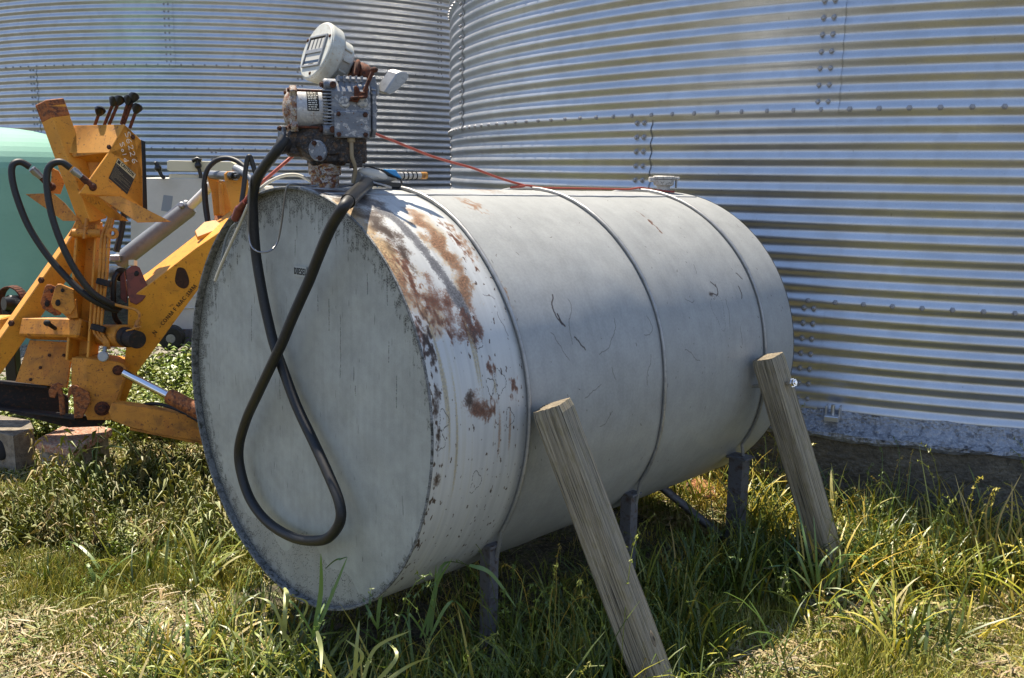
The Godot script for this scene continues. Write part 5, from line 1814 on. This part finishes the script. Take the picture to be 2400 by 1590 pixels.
# ---------- behind the machine ----------
func behind():
	# mint poly tank
	var c := px(-5, 500, 7.9)
	c.y = 0
	var t := thing("green_tank", "large mint green plastic tank with a rounded top at the left edge", "storage tank", c)
	var R := 0.77
	var h1 := 1.41
	var b := B.new()
	var pr := [Vector2(0, 0), Vector2(0, R), Vector2(h1 - 0.25, R), Vector2(h1, R)]
	for k in 13:
		var g := PI / 2 * (k + 1) / 13.0
		pr.append(Vector2(h1 + 0.385 * sin(g), R * pow(maxf(cos(g), 0.0), 0.85)))
	b.lathe(c, Vector3.UP, pr, 72)
	pt("tank_body", b, M.green_poly, t)
	# white tank on a low carriage
	var wo := px(400, 600, 6.3)
	var wn := Vector3(0.18, 0.0, 0.98).normalized()
	var w := thing("white_tank", "off-white plastic tank with a lidded box on top, behind the backhoe's boom", "storage tank", Vector3(wo.x, 0, wo.z))
	b = B.new()
	b.prism(outline([306, 421, 310, 418, 470, 418, 474, 422, 474, 440, 618, 440, 622, 445, 622, 772, 306, 772], wo, wn), -wn * 0.8)
	pt("tank_body", b, M.white_poly, w)
	b = B.new()
	for y in [668, 695, 722]:
		b.box(onp(460, y, wo + wn * 0.003, wn), wn.cross(Vector3.UP) * 0.45, Vector3(0, 0.004, 0), wn * 0.006, 0.002)
	pt("moulded_rib", b, M.white_poly, w)
	b = B.new()
	plate(b, [306, 772, 622, 772, 622, 806, 306, 806], wo + wn * 0.01, wn, 0.7)
	pt("carriage", b, M.leg, w)
	b = B.new()
	b.prism(outline([391, 379, 396, 376, 540, 379, 549, 384, 549, 403, 397, 401, 391, 398], wo, wn), -wn * 0.32)
	plate(b, [396, 408, 470, 410, 470, 420, 396, 420], wo - wn * 0.02, wn, 0.28)
	pt("lid_box", b, M.cream, w)
	for k in [[[450, 378, 462, 372, 472, 377], [462, 376, 464, 388, 470, 410, 470, 418]], [[362, 384, 366, 382, 370, 388], [366, 384, 370, 394, 378, 412, 386, 418]]]:
		b = B.new()
		for s in k:
			var p := []
			for j in range(0, s.size(), 2):
				p.append(onp(s[j], s[j + 1], wo + wn * 0.03, wn))
			b.tube(p, 0.013, 8)
		b.ball(onp(k[1][2], k[1][3], wo + wn * 0.03, wn), VR * 0.024, VU * 0.026, VB * 0.02, 8)
		pt("strap_latch", b, M.plastic, w)
	b = B.new()
	plate(b, [383, 457, 405, 460, 400, 498, 377, 494], wo + wn * 0.0015, wn, 0.001)
	pt("torn_label", b, M.grey_cable, w)
	b = B.new()
	var wc := onp(402, 792, wo + wn * 0.12, wn)
	b.lathe(wc - wn * 0.04, wn, [Vector2(0, 0), Vector2(0, 0.05), Vector2(0.0, 0.075), Vector2(0.015, 0.088), Vector2(0.065, 0.088), Vector2(0.08, 0.075), Vector2(0.08, 0.04), Vector2(0.07, 0.0)], 24)
	var wh := pt("wheel", b, M.rubber, w)
	b = B.new()
	b.lathe(wc + wn * 0.03, wn, [Vector2(0, 0), Vector2(0, 0.035), Vector2(0.012, 0.03), Vector2(0.012, 0.0)], 16)
	pt("hub", b, M.alu, wh)
	# broken boards behind the tank's far end
	var g0 := gnd(1650, 1150, 0.05)
	var bd := thing("broken_board", "split orange-brown board lying in the sun behind the tank's far legs", "board", g0)
	b = B.new()
	var pl := []
	for k in [[1592, 1140], [1640, 1116], [1700, 1090], [1745, 1100], [1735, 1148], [1684, 1155], [1680, 1163], [1650, 1164]]:
		var p := gnd(k[0], k[1], 0.06)
		pl.append(p)
	b.prism(pl, Vector3(0, -0.025, 0))
	pt("board", b, M.bark, bd)
	b = B.new()
	b.prism([gnd(1760, 1100, 0.16), gnd(1865, 1132, 0.13), gnd(1868, 1150, 0.09), gnd(1760, 1122, 0.10)], Vector3(0.02, 0.0, -0.04))
	one("plank", b, M.bark, "brown plank on edge between the tank's far leg and the timber brace", "board")
	b = B.new()
	b.tube([gnd(1850, 1134, 0.14), gnd(1818, 1178, 0.05)], 0.006, 6)
	one("pale_stick", b, M.white_cable, "thin pale stick leaning in the grass left of the far timber brace", "stick")
	b = B.new()
	for k in 5:
		b.ball(gnd(1835 + k * 9, 1556 + (k * 37) % 19, 0.02), VR * rng.randf_range(.010, .018), VU * rng.randf_range(.006, .012), VB * 0.012, 6, 0.5, k)
	one("crumpled_litter", b, M.white_poly, "small crumpled white scrap in dry grass at the bottom right", "litter")
	# gravel yard glimpsed behind the backhoe
	b = B.new()
	var gp := []
	for k in 40:
		var g := TAU * k / 40
		var p := px(20, 800, 6.9) + Vector3(cos(g) * 1.9, 0, sin(g) * 1.35) * (1.0 + 0.12 * sin(g * 5.0))
		p.y = 0.030
		gp.append(p)
	for k in 40:
		var cc := px(20, 800, 6.9)
		cc.y = 0.034
		b.tri(cc, gp[k], gp[(k + 1) % 40], Vector3.UP)
	structure(pt("gravel_yard", b, M.gravel))
	var mm := MultiMesh.new()
	mm.transform_format = MultiMesh.TRANSFORM_3D
	b = B.new()
	b.ball(Vector3.ZERO, Vector3(1, 0, 0), Vector3(0, 0.7, 0), Vector3(0, 0, 0.85), 4, 0.5, 4)
	mm.mesh = b.mesh()
	mm.instance_count = 2600
	for k in 2600:
		var g := rng.randf() * TAU
		var r := sqrt(rng.randf())
		var p := px(20, 800, 6.9) + Vector3(cos(g) * 1.85 * r, 0, sin(g) * 1.3 * r)
		p.y = 0.035
		var s := rng.randf_range(0.008, 0.022)
		mm.set_instance_transform(k, Transform3D(Basis.from_euler(Vector3(rng.randf() * 6, rng.randf() * 6, rng.randf() * 6)).scaled(Vector3.ONE * s), p))
	var mi := MultiMeshInstance3D.new()
	mi.name = "gravel_stones"
	mi.multimesh = mm
	mi.material_override = M.gravel
	add_child(mi)
	tag(mi, "loose pale gravel scattered behind the backhoe at the left edge", "gravel")
	stuff(mi)

# ---------- grass, weeds, litter ----------
func ribbon(b: B, pts: Array, w: float, side: Vector3, fold := 0.25):     # a leaf blade along a curve
	var n := pts.size()
	var L := []
	var C := []
	var R := []
	var N := []
	for k in n:
		var t: Vector3 = (pts[mini(k + 1, n - 1)] - pts[maxi(k - 1, 0)]).normalized()
		var s := (side - t * side.dot(t)).normalized()
		var up := s.cross(t).normalized()
		var f := float(k) / (n - 1)
		var hw := w * 0.5 * (0.55 + 0.45 * minf(f * 4.0, 1.0)) * pow(1.0 - pow(f, 2.2), 0.8) + 0.0003
		C.append(pts[k] - up * hw * fold)
		L.append(pts[k] - s * hw + up * hw * fold)
		R.append(pts[k] + s * hw + up * hw * fold)
		N.append(up)
	for k in n - 1:
		b.sq(L[k], C[k], C[k + 1], L[k + 1], N[k], N[k], N[k + 1], N[k + 1])
		b.sq(C[k], R[k], R[k + 1], C[k + 1], N[k], N[k], N[k + 1], N[k + 1])
func arc_blade(b: B, base: Vector3, az: float, len: float, w: float, lean: float, curl: float, segs: int, kink := 0.0):
	var d := Vector3(cos(az), 0, sin(az))
	var side := Vector3(-sin(az), 0, cos(az))
	var p := base
	var pts := [p]
	var e := lean
	var kk := rng.randi_range(segs / 2, segs - 1)
	for k in segs:
		p += (Vector3.UP * cos(e) + d * sin(e)) * (len / segs)
		p.y = maxf(p.y, base.y + 0.002)
		pts.append(p)
		e += curl / segs * (0.4 + 1.2 * k / segs)
		if kink > 0 and k == kk:
			e += kink
	ribbon(b, pts, w, side + Vector3.UP * rng.randf_range(-0.3, 0.3))
func tuft(blades: int, l0: float, l1: float, w0: float, w1: float, spread: float, lean: float, curl: float, segs: int, kinks := 0.0) -> ArrayMesh:
	var b := B.new()
	for k in blades:
		var az := rng.randf() * TAU
		var base := Vector3(rng.randf_range(-1, 1), 0, rng.randf_range(-1, 1)) * spread
		base.y = -0.006
		arc_blade(b, base, az, rng.randf_range(l0, l1), rng.randf_range(w0, w1), absf(rng.randfn(0, lean)) + 0.05, rng.randf_range(0.3, 1.0) * curl, segs, (rng.randf_range(0.8, 1.9) if rng.randf() < kinks else 0.0))
	return b.mesh()
func straws(n: int, l0: float, l1: float, w: float, spread: float, high: float) -> ArrayMesh:
	var b := B.new()
	for k in n:
		var c := Vector3(rng.randf_range(-1, 1) * spread, rng.randf_range(0.0, 1.0) * high, rng.randf_range(-1, 1) * spread)
		var az := rng.randf() * TAU
		var d := Vector3(cos(az), rng.randf_range(-0.35, 0.35), sin(az)).normalized()
		var L := rng.randf_range(l0, l1)
		var bend := Vector3(rng.randf_range(-1, 1), rng.randf_range(-0.2, 0.6), rng.randf_range(-1, 1)) * L * 0.22
		ribbon(b, [c - d * L * 0.5, c - d * L * 0.17 + bend * 0.8, c + d * L * 0.17 + bend, c + d * L * 0.5], w * rng.randf_range(0.6, 1.4), Vector3(-sin(az), rng.randf_range(-0.6, 0.6), cos(az)))
	return b.mesh()
func weed(stems: int, hgt: float, leaf: float, curled: float) -> ArrayMesh:
	var b := B.new()
	for s in stems:
		var az := rng.randf() * TAU
		var ln := rng.randf_range(0.05, 0.55)
		var h := hgt * rng.randf_range(0.55, 1.1)
		var d := Vector3(cos(az) * sin(ln), cos(ln), sin(az) * sin(ln))
		var o := Vector3(rng.randf_range(-1, 1), 0, rng.randf_range(-1, 1)) * 0.03
		b.tube([o, o + d * h * 0.5, o + d * h + Vector3(0, -h * 0.04, 0)], [0.0022, 0.0016, 0.0008], 4, false)
		for k in 13:
			var f := 0.15 + 0.85 * k / 12.0
			var a2 := k * 2.4 + rng.randf()
			var p := o + d * h * f
			var out := Vector3(cos(a2), 0.35 - curled * 1.0, sin(a2)).normalized()
			var L := leaf * rng.randf_range(0.6, 1.2) * (1.15 - 0.5 * f)
			var side := Vector3(-sin(a2), rng.randf_range(-0.5, 0.5), cos(a2))
			var tip := p + out * L + Vector3(0, -L * (0.2 + curled * 0.5), 0)
			var mid := p + out * L * 0.55 + Vector3(0, L * 0.12, 0)
			var hw := L * 0.24 * (1.0 - curled * 0.45)
			var n := side.cross(out).normalized()
			if n.y < 0:
				n = -n
			b.sq(p, mid - side.normalized() * hw, tip, mid + n * hw * -0.3, n, n, n, n)
			b.sq(p, mid + side.normalized() * hw, tip, mid + n * hw * -0.3, n, n, n, n)
	return b.mesh()
func seeding(n: int) -> ArrayMesh:
	var b := B.new()
	for s in n:
		var az := rng.randf() * TAU
		var h := rng.randf_range(0.28, 0.48)
		var o := Vector3(rng.randf_range(-1, 1), 0, rng.randf_range(-1, 1)) * 0.05
		var d := Vector3(cos(az), 0, sin(az))
		var p := smooth([o, o + Vector3(0, h * 0.5, 0) + d * 0.02, o + Vector3(0, h * 0.9, 0) + d * 0.07, o + Vector3(0, h, 0) + d * 0.12], 3)
		b.tube(p, 0.0011, 4, false)
		for k in 14:
			var q: Vector3 = p[p.size() - 1 - k / 3] + Vector3(rng.randf_range(-1, 1), rng.randf_range(-1, 1), rng.randf_range(-1, 1)) * 0.006
			var a := Vector3(rng.randf_range(-1, 1), rng.randf_range(-0.2, 1), rng.randf_range(-1, 1)).normalized() * 0.008
			var c := a.cross(Vector3(0.3, 1, 0.2)).normalized() * 0.0022
			b.quad(q - a, q + c, q + a, q - c, Vector3.UP)
	return b.mesh()
func leaf_mat(rough: float, thru: float) -> StandardMaterial3D:
	var m := mat(Color.WHITE, rough)
	m.vertex_color_use_as_albedo = true
	m.backlight_enabled = true
	m.backlight = Color(thru, thru, thru * 0.6)
	return m
func field(called: String, label: String, category: String, meshes: Array, spots: Array, colours: Array, m: Material):
	# spots: [position, size, colour index or -1, tilt]; each plant turned and tinted on its own
	var holder := Node3D.new()
	holder.name = called
	add_child(holder)
	tag(holder, label, category)
	stuff(holder)
	var lots := []
	for k in meshes.size():
		lots.append([])
	for s in spots:
		lots[rng.randi() % meshes.size()].append(s)
	for k in meshes.size():
		var mm := MultiMesh.new()
		mm.transform_format = MultiMesh.TRANSFORM_3D
		mm.use_colors = true
		mm.mesh = meshes[k]
		mm.instance_count = lots[k].size()
		for j in lots[k].size():
			var s = lots[k][j]
			var bs := Basis(Vector3.UP, rng.randf() * TAU).scaled(Vector3(s[1], s[1] * rng.randf_range(0.8, 1.2), s[1]))
			bs = Basis(Vector3(rng.randf_range(-1, 1), 0, rng.randf_range(-1, 1)).normalized(), rng.randf_range(0, s[3])) * bs
			mm.set_instance_transform(j, Transform3D(bs, s[0]))
			var c: Color = colours[s[2]] if s[2] >= 0 else colours[rng.randi() % colours.size()]
			var v := rng.randf_range(0.80, 1.45)
			mm.set_instance_color(j, Color(c.r * v * rng.randf_range(0.9, 1.1), c.g * v, c.b * v * rng.randf_range(0.85, 1.15)))
		var mi := MultiMeshInstance3D.new()
		mi.name = "blades" if k == 0 else "blades_%03d" % k
		mi.multimesh = mm
		mi.material_override = m
		holder.add_child(mi)
		stuff(mi)

func blocked(x: float, z: float) -> bool:
	if Vector2(x - 3.0626, z + 7.0349).length() < 3.62 or Vector2(x + 3.4259, z + 13.4933).length() < 4.2:
		return true
	if Vector2(x - px(20, 800, 6.9).x, (z - px(20, 800, 6.9).z) * 1.4).length() < 1.75:
		return true
	var w := px(400, 600, 6.3)
	if x > w.x - 0.35 and x < w.x + 0.7 and z < w.z + 0.1 and z > w.z - 0.7:
		return true
	return false
func in_view(p: Vector3, margin := 420.0) -> bool:
	var q := p - EYE
	var d := -q.dot(VB)
	if d < 0.8:
		return false
	var x := 1200 + F * q.dot(VR) / d
	var y := 795 - F * q.dot(VU) / d
	return x > -margin * 1.6 and x < 2400 + margin * 1.6 and y < 1590 + margin * 2.2
func grass():
	rng.seed = 2024
	var dry := noise(161, 0.9, 3)
	var dn := noise(162, 2.4, 3)
	var gm := leaf_mat(0.55, 0.40)
	var lm := leaf_mat(0.42, 0.55)
	# --- mown turf and the clippings lying in it
	var short := []
	for k in 6:
		short.append(tuft(11, 0.025, 0.075, 0.0022, 0.0048, 0.035, 0.55, 1.2, 3))
	var lying := []
	for k in 6:
		lying.append(straws(12, 0.02, 0.085, 0.0036, 0.05, 0.022))
	var s1 := []
	var s2 := []
	var greens := [Color(0.165, 0.175, 0.02), Color(0.24, 0.22, 0.028), Color(0.105, 0.135, 0.018), Color(0.29, 0.245, 0.04), Color(0.185, 0.185, 0.03), Color(0.33, 0.26, 0.08)]
	var strawc := [Color(0.27, 0.21, 0.10), Color(0.36, 0.285, 0.15), Color(0.19, 0.17, 0.05), Color(0.15, 0.175, 0.04), Color(0.20, 0.14, 0.07), Color(0.17, 0.19, 0.045)]
	var tries := 0
	while s1.size() + s2.size() < 122000 and tries < 460000:
		tries += 1
		var d := rng.randf_range(1.9, 7.0)
		if rng.randf() > 2.6 / d + 0.15:
			continue
		var x := rng.randf_range(-0.95, 0.80) * d
		var z := -d * rng.randf_range(0.92, 1.08)
		if blocked(x, z):
			continue
		var p := Vector3(x, gy(x, z), z)
		if not in_view(p):
			continue
		var q := p - TC
		var a := q.dot(AX)
		var l := q.dot(LT)
		var under := a > -0.05 and a < 1.75 and l > -0.55 and l < 0.95
		if under and rng.randf() < (0.97 if l < 0.45 else 0.5):
			continue
		var dv := dry.get_noise_2d(x, z) + (0.24 if z > -3.15 and x > 0.6 else 0.0) + (0.20 if x < 0.2 and z > -2.95 and x > -1.2 else 0.0)
		if dn.get_noise_2d(x * 0.7 + 30.0, z * 0.7) > 0.24 and rng.randf() < 0.75:
			continue
		if not under and rng.randf() < 0.31 + dv * 1.1:
			s2.append([p + Vector3(0, 0.004, 0), rng.randf_range(0.8, 1.35), -1 if rng.randf() < 0.7 else (rng.randi() % 2 if dv > 0.0 else 2 + rng.randi() % 2), 0.3])
		else:
			var g := dn.get_noise_2d(x, z)
			s1.append([p, rng.randf_range(0.6, 1.25) * (1.0 + 0.5 * g), -1 if rng.randf() < 0.6 else (0 if g > 0 else 1), 0.35])
	field("mown_grass", "short mown yellow-green turf around the tank and backhoe", "grass", short, s1, greens, gm)
	field("grass_clippings", "dry tan and green clippings lying on the mown turf", "clippings", lying, s2, strawc, gm)
	# --- long grass the mower could not reach
	var long := []
	for k in 9:
		if k < 2:
			long.append(seeding(4))
		long.append(tuft(9, 0.16, 0.42, 0.005, 0.0135, 0.045, 0.38, 2.2, 7, 0.38))
	var s3 := []
	var lc := [Color(0.056, 0.085, 0.011), Color(0.09, 0.12, 0.015), Color(0.17, 0.18, 0.02), Color(0.27, 0.24, 0.026), Color(0.32, 0.235, 0.032), Color(0.068, 0.092, 0.018)]
	# [from along, to along, from across, to across, how many, size, yellow share]
	for r in [[-0.48, 0.10, -0.36, 0.85, 280, 0.62, 0.10], [-0.15, 0.40, 0.42, 0.95, 130, 0.85, 0.1], [0.1, 1.2, 0.35, 1.05, 240, 0.62, 0.08], [0.7, 1.9, 0.45, 1.15, 260, 0.70, 0.12], [1.2, 2.15, 0.85, 1.55, 230, 0.78, 0.45], [1.7, 2.6, 0.35, 1.5, 170, 0.80, 0.60], [1.3, 2.4, 1.4, 2.3, 260, 0.95, 0.72],
			[1.84, 2.6, -0.9, 0.5, 70, 0.7, 0.2], [-0.2, 1.0, -1.0, -0.58, 70, 0.55, 0.2], [0.0, 1.8, -0.5, 0.40, 26, 0.4, 0.05]]:
		for k in r[4]:
			var a := rng.randf_range(r[0], r[1])
			var l := rng.randf_range(r[2], r[3])
			var p := tp(a, l, 0)
			if blocked(p.x, p.z):
				continue
			p.y = gy(p.x, p.z) - 0.005
			if p.z > -2.98 and p.x > 0.62 and rng.randf() < 0.86:
				continue
			var ci: int = 3 + rng.randi() % 2 if rng.randf() < r[6] else [0, 1, 2, 5][rng.randi() % 4]
			s3.append([p, r[5] * rng.randf_range(0.6, 1.25), ci, 0.3])
	for k in 430:                                       # along the foot of the concrete ring
		var g := rng.randf_range(-0.72, 0.15)
		var rr := 3.5323 + rng.randf_range(0.08, 0.5)
		var p := Vector3(3.0626 + sin(g) * rr, 0, -7.0349 + cos(g) * rr)
		p.y = gy(p.x, p.z) - 0.005
		s3.append([p, rng.randf_range(0.35, 0.72) * (1.5 if rng.randf() < 0.12 else 1.0), 3 + rng.randi() % 2 if rng.randf() < 0.55 else rng.randi() % 3, 0.25])
	for k in 16:                                        # strays in the turf on the left
		var x := rng.randf_range(-2.6, -0.9)
		var z := rng.randf_range(-4.6, -2.7)
		s3.append([Vector3(x, gy(x, z), z), rng.randf_range(0.3, 0.55), rng.randi() % 5, 0.9])
	field("long_grass", "long arching green and yellowing grass left unmown round the tank, braces and bin", "grass", long, s3, lc, lm)
	# --- broad blades, bent over by mowing and heat
	var broad := []
	for k in 7:
		broad.append(tuft(6, 0.13, 0.32, 0.009, 0.0175, 0.05, 0.45, 2.6, 8, 0.6))
	var s6 := []
	for r in [[-0.55, -0.06, -0.34, 0.80, 115], [-0.2, 0.5, 0.55, 1.05, 40], [1.3, 2.0, 0.80, 1.35, 60], [-0.3, 0.5, -0.95, -0.62, 26]]:
		for k in r[4]:
			var p := tp(rng.randf_range(r[0], r[1]), rng.randf_range(r[2], r[3]), 0)
			p.y = gy(p.x, p.z) - 0.006
			s6.append([p, rng.randf_range(0.6, 1.15), -1, 0.5])
	field("broad_grass", "broad bent pale green blades growing along the tank's front foot and the posts", "grass", broad, s6, [Color(0.10, 0.14, 0.025), Color(0.175, 0.195, 0.04), Color(0.24, 0.24, 0.075), Color(0.125, 0.155, 0.035), Color(0.30, 0.25, 0.10)], lm)
	# --- leafy weeds
	var wd := []
	var wc := []
	for k in 4:
		wd.append(weed(5, 0.20, 0.045, 0.0))
		wc.append(weed(5, 0.12 + 0.035 * k, 0.022 + 0.006 * k, 0.35 + 0.15 * k))
		wc.append(weed(3, 0.22 - 0.03 * k, 0.026, 0.9))
	var s4 := []
	for k in 900:
		var x := rng.randf_range(-3.2, -1.2)
		var z := rng.randf_range(-6.2, -4.75)
		if blocked(x, z):
			continue
		s4.append([Vector3(x, gy(x, z), z), rng.randf_range(0.7, 1.3) * (1.0 if z > -5.4 else 1.35), -1, 0.3])
	for k in 26:
		var p := gnd(rng.randf_range(1760, 1850), rng.randf_range(1150, 1215), 0.0)
		if not blocked(p.x, p.z):
			s4.append([p, rng.randf_range(0.6, 0.9), -1, 0.3])
	for k in 420:                                       # low broad-leaved plants among the turf
		var x := rng.randf_range(-2.6, -0.4)
		var z := rng.randf_range(-4.6, -2.3)
		if (Vector3(x, 0, z) - TC).dot(AX) > -0.1 and (Vector3(x, 0, z) - TC).dot(LT) > -0.62:
			continue
		s4.append([Vector3(x, gy(x, z) - 0.01, z), rng.randf_range(0.22, 0.42), 0, 0.7])
	var s5 := []
	for k in 560:
		var x := rng.randf_range(-2.15, -1.05)
		var z := rng.randf_range(-4.45, -3.30)
		if dn.get_noise_2d(x * 1.3, z * 1.3 + 9.0) < -0.10:
			continue
		var p := Vector3(x, gy(x, z), z)
		if (p - gnd(165, 1040)).length() < 0.16:
			continue
		if rng.randf() < absf(z + 3.95) * 0.9:
			continue
		s5.append([p, rng.randf_range(0.5, 1.6), -1, 0.7])
		if k % 3 == 0:
			s4.append([p + Vector3(0.05, 0, 0.04), rng.randf_range(0.35, 0.75), -1, 0.5])
	field("leafy_weeds", "bright green leafy weeds growing behind the backhoe arm and the tank", "weeds", wd, s4, [Color(0.14, 0.195, 0.035), Color(0.19, 0.235, 0.05), Color(0.24, 0.265, 0.08)], lm)
	field("withered_weeds", "olive and brown curled weeds in front of the stabiliser arm and block", "weeds", wc, s5, [Color(0.135, 0.15, 0.026), Color(0.19, 0.18, 0.042), Color(0.10, 0.12, 0.022), Color(0.25, 0.205, 0.085)], gm)
	# --- the larger single clumps, blade by blade: [root x, y, through x, y, tip x, y, width, depth at root, depth at tip]
	var gr := mat(Color(0.10, 0.165, 0.045).linear_to_srgb(), 0.42)
	gr.backlight_enabled = true
	gr.backlight = Color(0.10, 0.16, 0.03)
	var pale := mat(Color(0.24, 0.26, 0.085).linear_to_srgb(), 0.45)
	pale.backlight_enabled = true
	pale.backlight = Color(0.14, 0.15, 0.05)
	var gold := mat(Color(0.42, 0.30, 0.09).linear_to_srgb(), 0.5)
	gold.backlight_enabled = true
	gold.backlight = Color(0.16, 0.10, 0.02)
	for c in [["grass clump with a folded blade standing before the tank's bottom rim", gr, [[735, 1490, 752, 1390, 752, 1298, .017, 2.46], [738, 1490, 780, 1390, 814, 1306, .012, 2.46], [812, 1306, 785, 1315, 762, 1335, .009, 2.46], [730, 1500, 745, 1450, 768, 1400, .008, 2.46], [735, 1490, 690, 1418, 650, 1400, .008, 2.44], [735, 1495, 765, 1430, 780, 1372, .007, 2.47]]],
			["single upright broad blade at the tank's lower right rim", gr, [[885, 1470, 895, 1390, 933, 1290, .014, 2.50], [886, 1475, 868, 1440, 850, 1402, .010, 2.48], [884, 1475, 940, 1440, 960, 1480, .008, 2.46]]],
			["green grass clump with a long arching blade before the front leg", gr, [[1010, 1480, 1035, 1330, 1100, 1325, .015, 2.50], [1100, 1325, 1150, 1345, 1210, 1425, .014, 2.50], [1000, 1490, 1020, 1380, 1060, 1310, .012, 2.48], [985, 1495, 1015, 1400, 1022, 1325, .010, 2.46], [1000, 1495, 960, 1440, 925, 1440, .009, 2.44], [1010, 1490, 1060, 1410, 1115, 1470, .010, 2.44]]],
			["pale sunlit grass clump with bent-over blades left of the tank's foot", pale, [[665, 1500, 668, 1430, 667, 1378, .015, 2.42], [667, 1378, 674, 1400, 668, 1450, .013, 2.40], [672, 1500, 640, 1420, 600, 1400, .009, 2.42], [600, 1400, 580, 1400, 560, 1430, .008, 2.42], [680, 1505, 720, 1420, 690, 1400, .008, 2.44], [640, 1500, 600, 1440, 545, 1448, .010, 2.40], [690, 1510, 660, 1470, 640, 1390, .009, 2.42]]],
			["pale grass clump with wide drooping blades at the bottom edge, left of the post", pale, [[790, 1600, 752, 1520, 742, 1480, .014, 2.26], [742, 1480, 752, 1520, 752, 1570, .013, 2.24], [830, 1600, 835, 1520, 842, 1455, .013, 2.28], [850, 1600, 880, 1520, 960, 1480, .012, 2.28], [800, 1600, 850, 1540, 810, 1500, .011, 2.26], [870, 1610, 930, 1540, 900, 1500, .012, 2.26], [900, 1600, 960, 1560, 1010, 1540, .010, 2.26]]],
			["green grass clump growing round the bolted timber post's foot", gr, [[1910, 1370, 1890, 1280, 1868, 1180, .012, 3.15], [1915, 1370, 1912, 1280, 1907, 1210, .010, 3.14], [1930, 1380, 1975, 1320, 2040, 1240, .013, 3.10], [1900, 1380, 1870, 1300, 1830, 1260, .012, 3.12], [1940, 1390, 1960, 1310, 2010, 1300, .012, 3.10], [2010, 1300, 2035, 1310, 2050, 1360, .010, 3.08], [1880, 1390, 1850, 1330, 1800, 1330, .010, 3.10], [1920, 1380, 1925, 1320, 1980, 1270, .010, 3.12]]],
			["tall seeding grass stems standing against the dark concrete ring", pale, [[2190, 1300, 2180, 1200, 2154, 1040, .008, 3.35], [2205, 1310, 2200, 1240, 2260, 1130, .010, 3.34], [2150, 1300, 2140, 1230, 2072, 1128, .009, 3.36], [2200, 1310, 2230, 1270, 2290, 1240, .009, 3.32], [2160, 1310, 2110, 1280, 2090, 1190, .009, 3.34]]],
			["yellowing grass clump in the bin's shade at the right edge", gold, [[2330, 1300, 2345, 1210, 2395, 1110, .012, 3.30], [2320, 1300, 2310, 1210, 2330, 1140, .010, 3.32], [2350, 1300, 2370, 1220, 2372, 1130, .011, 3.32], [2300, 1300, 2280, 1220, 2250, 1150, .010, 3.34], [2290, 1290, 2270, 1230, 2238, 1110, .010, 3.36], [2370, 1300, 2390, 1240, 2430, 1200, .010, 3.28]]],
			["grass clump with a folded white-green blade beside the concrete block", pale, [[350, 1100, 300, 1030, 252, 1000, .010, 4.10], [252, 1000, 247, 1010, 246, 1026, .010, 4.10], [160, 1110, 190, 1060, 255, 1045, .010, 4.05], [255, 1045, 290, 1050, 302, 1062, .009, 4.05], [400, 1090, 385, 1060, 362, 1036, .009, 4.10]]]]:
		var q = c[2][0]
		var t := thing("grass_clump", c[0], "grass clump", gnd(q[0], q[1], 0.0), "larger grass clumps round the tank")
		for k in c[2]:
			var b := B.new()
			var p0 := px(k[0], k[1], k[7])
			var p1 := px(k[2], k[3], k[7] - 0.02)
			var p2 := px(k[4], k[5], k[7] - 0.01 + 0.06 * sin(k[4]))
			p0.y = maxf(p0.y, -0.02)
			ribbon(b, smooth([p0, p1, p2], 6), k[6] * 0.85, (VR + VB * 0.5 * sin(k[2] * 3.0)).normalized(), 0.3)
			pt("blade", b, c[1], t)
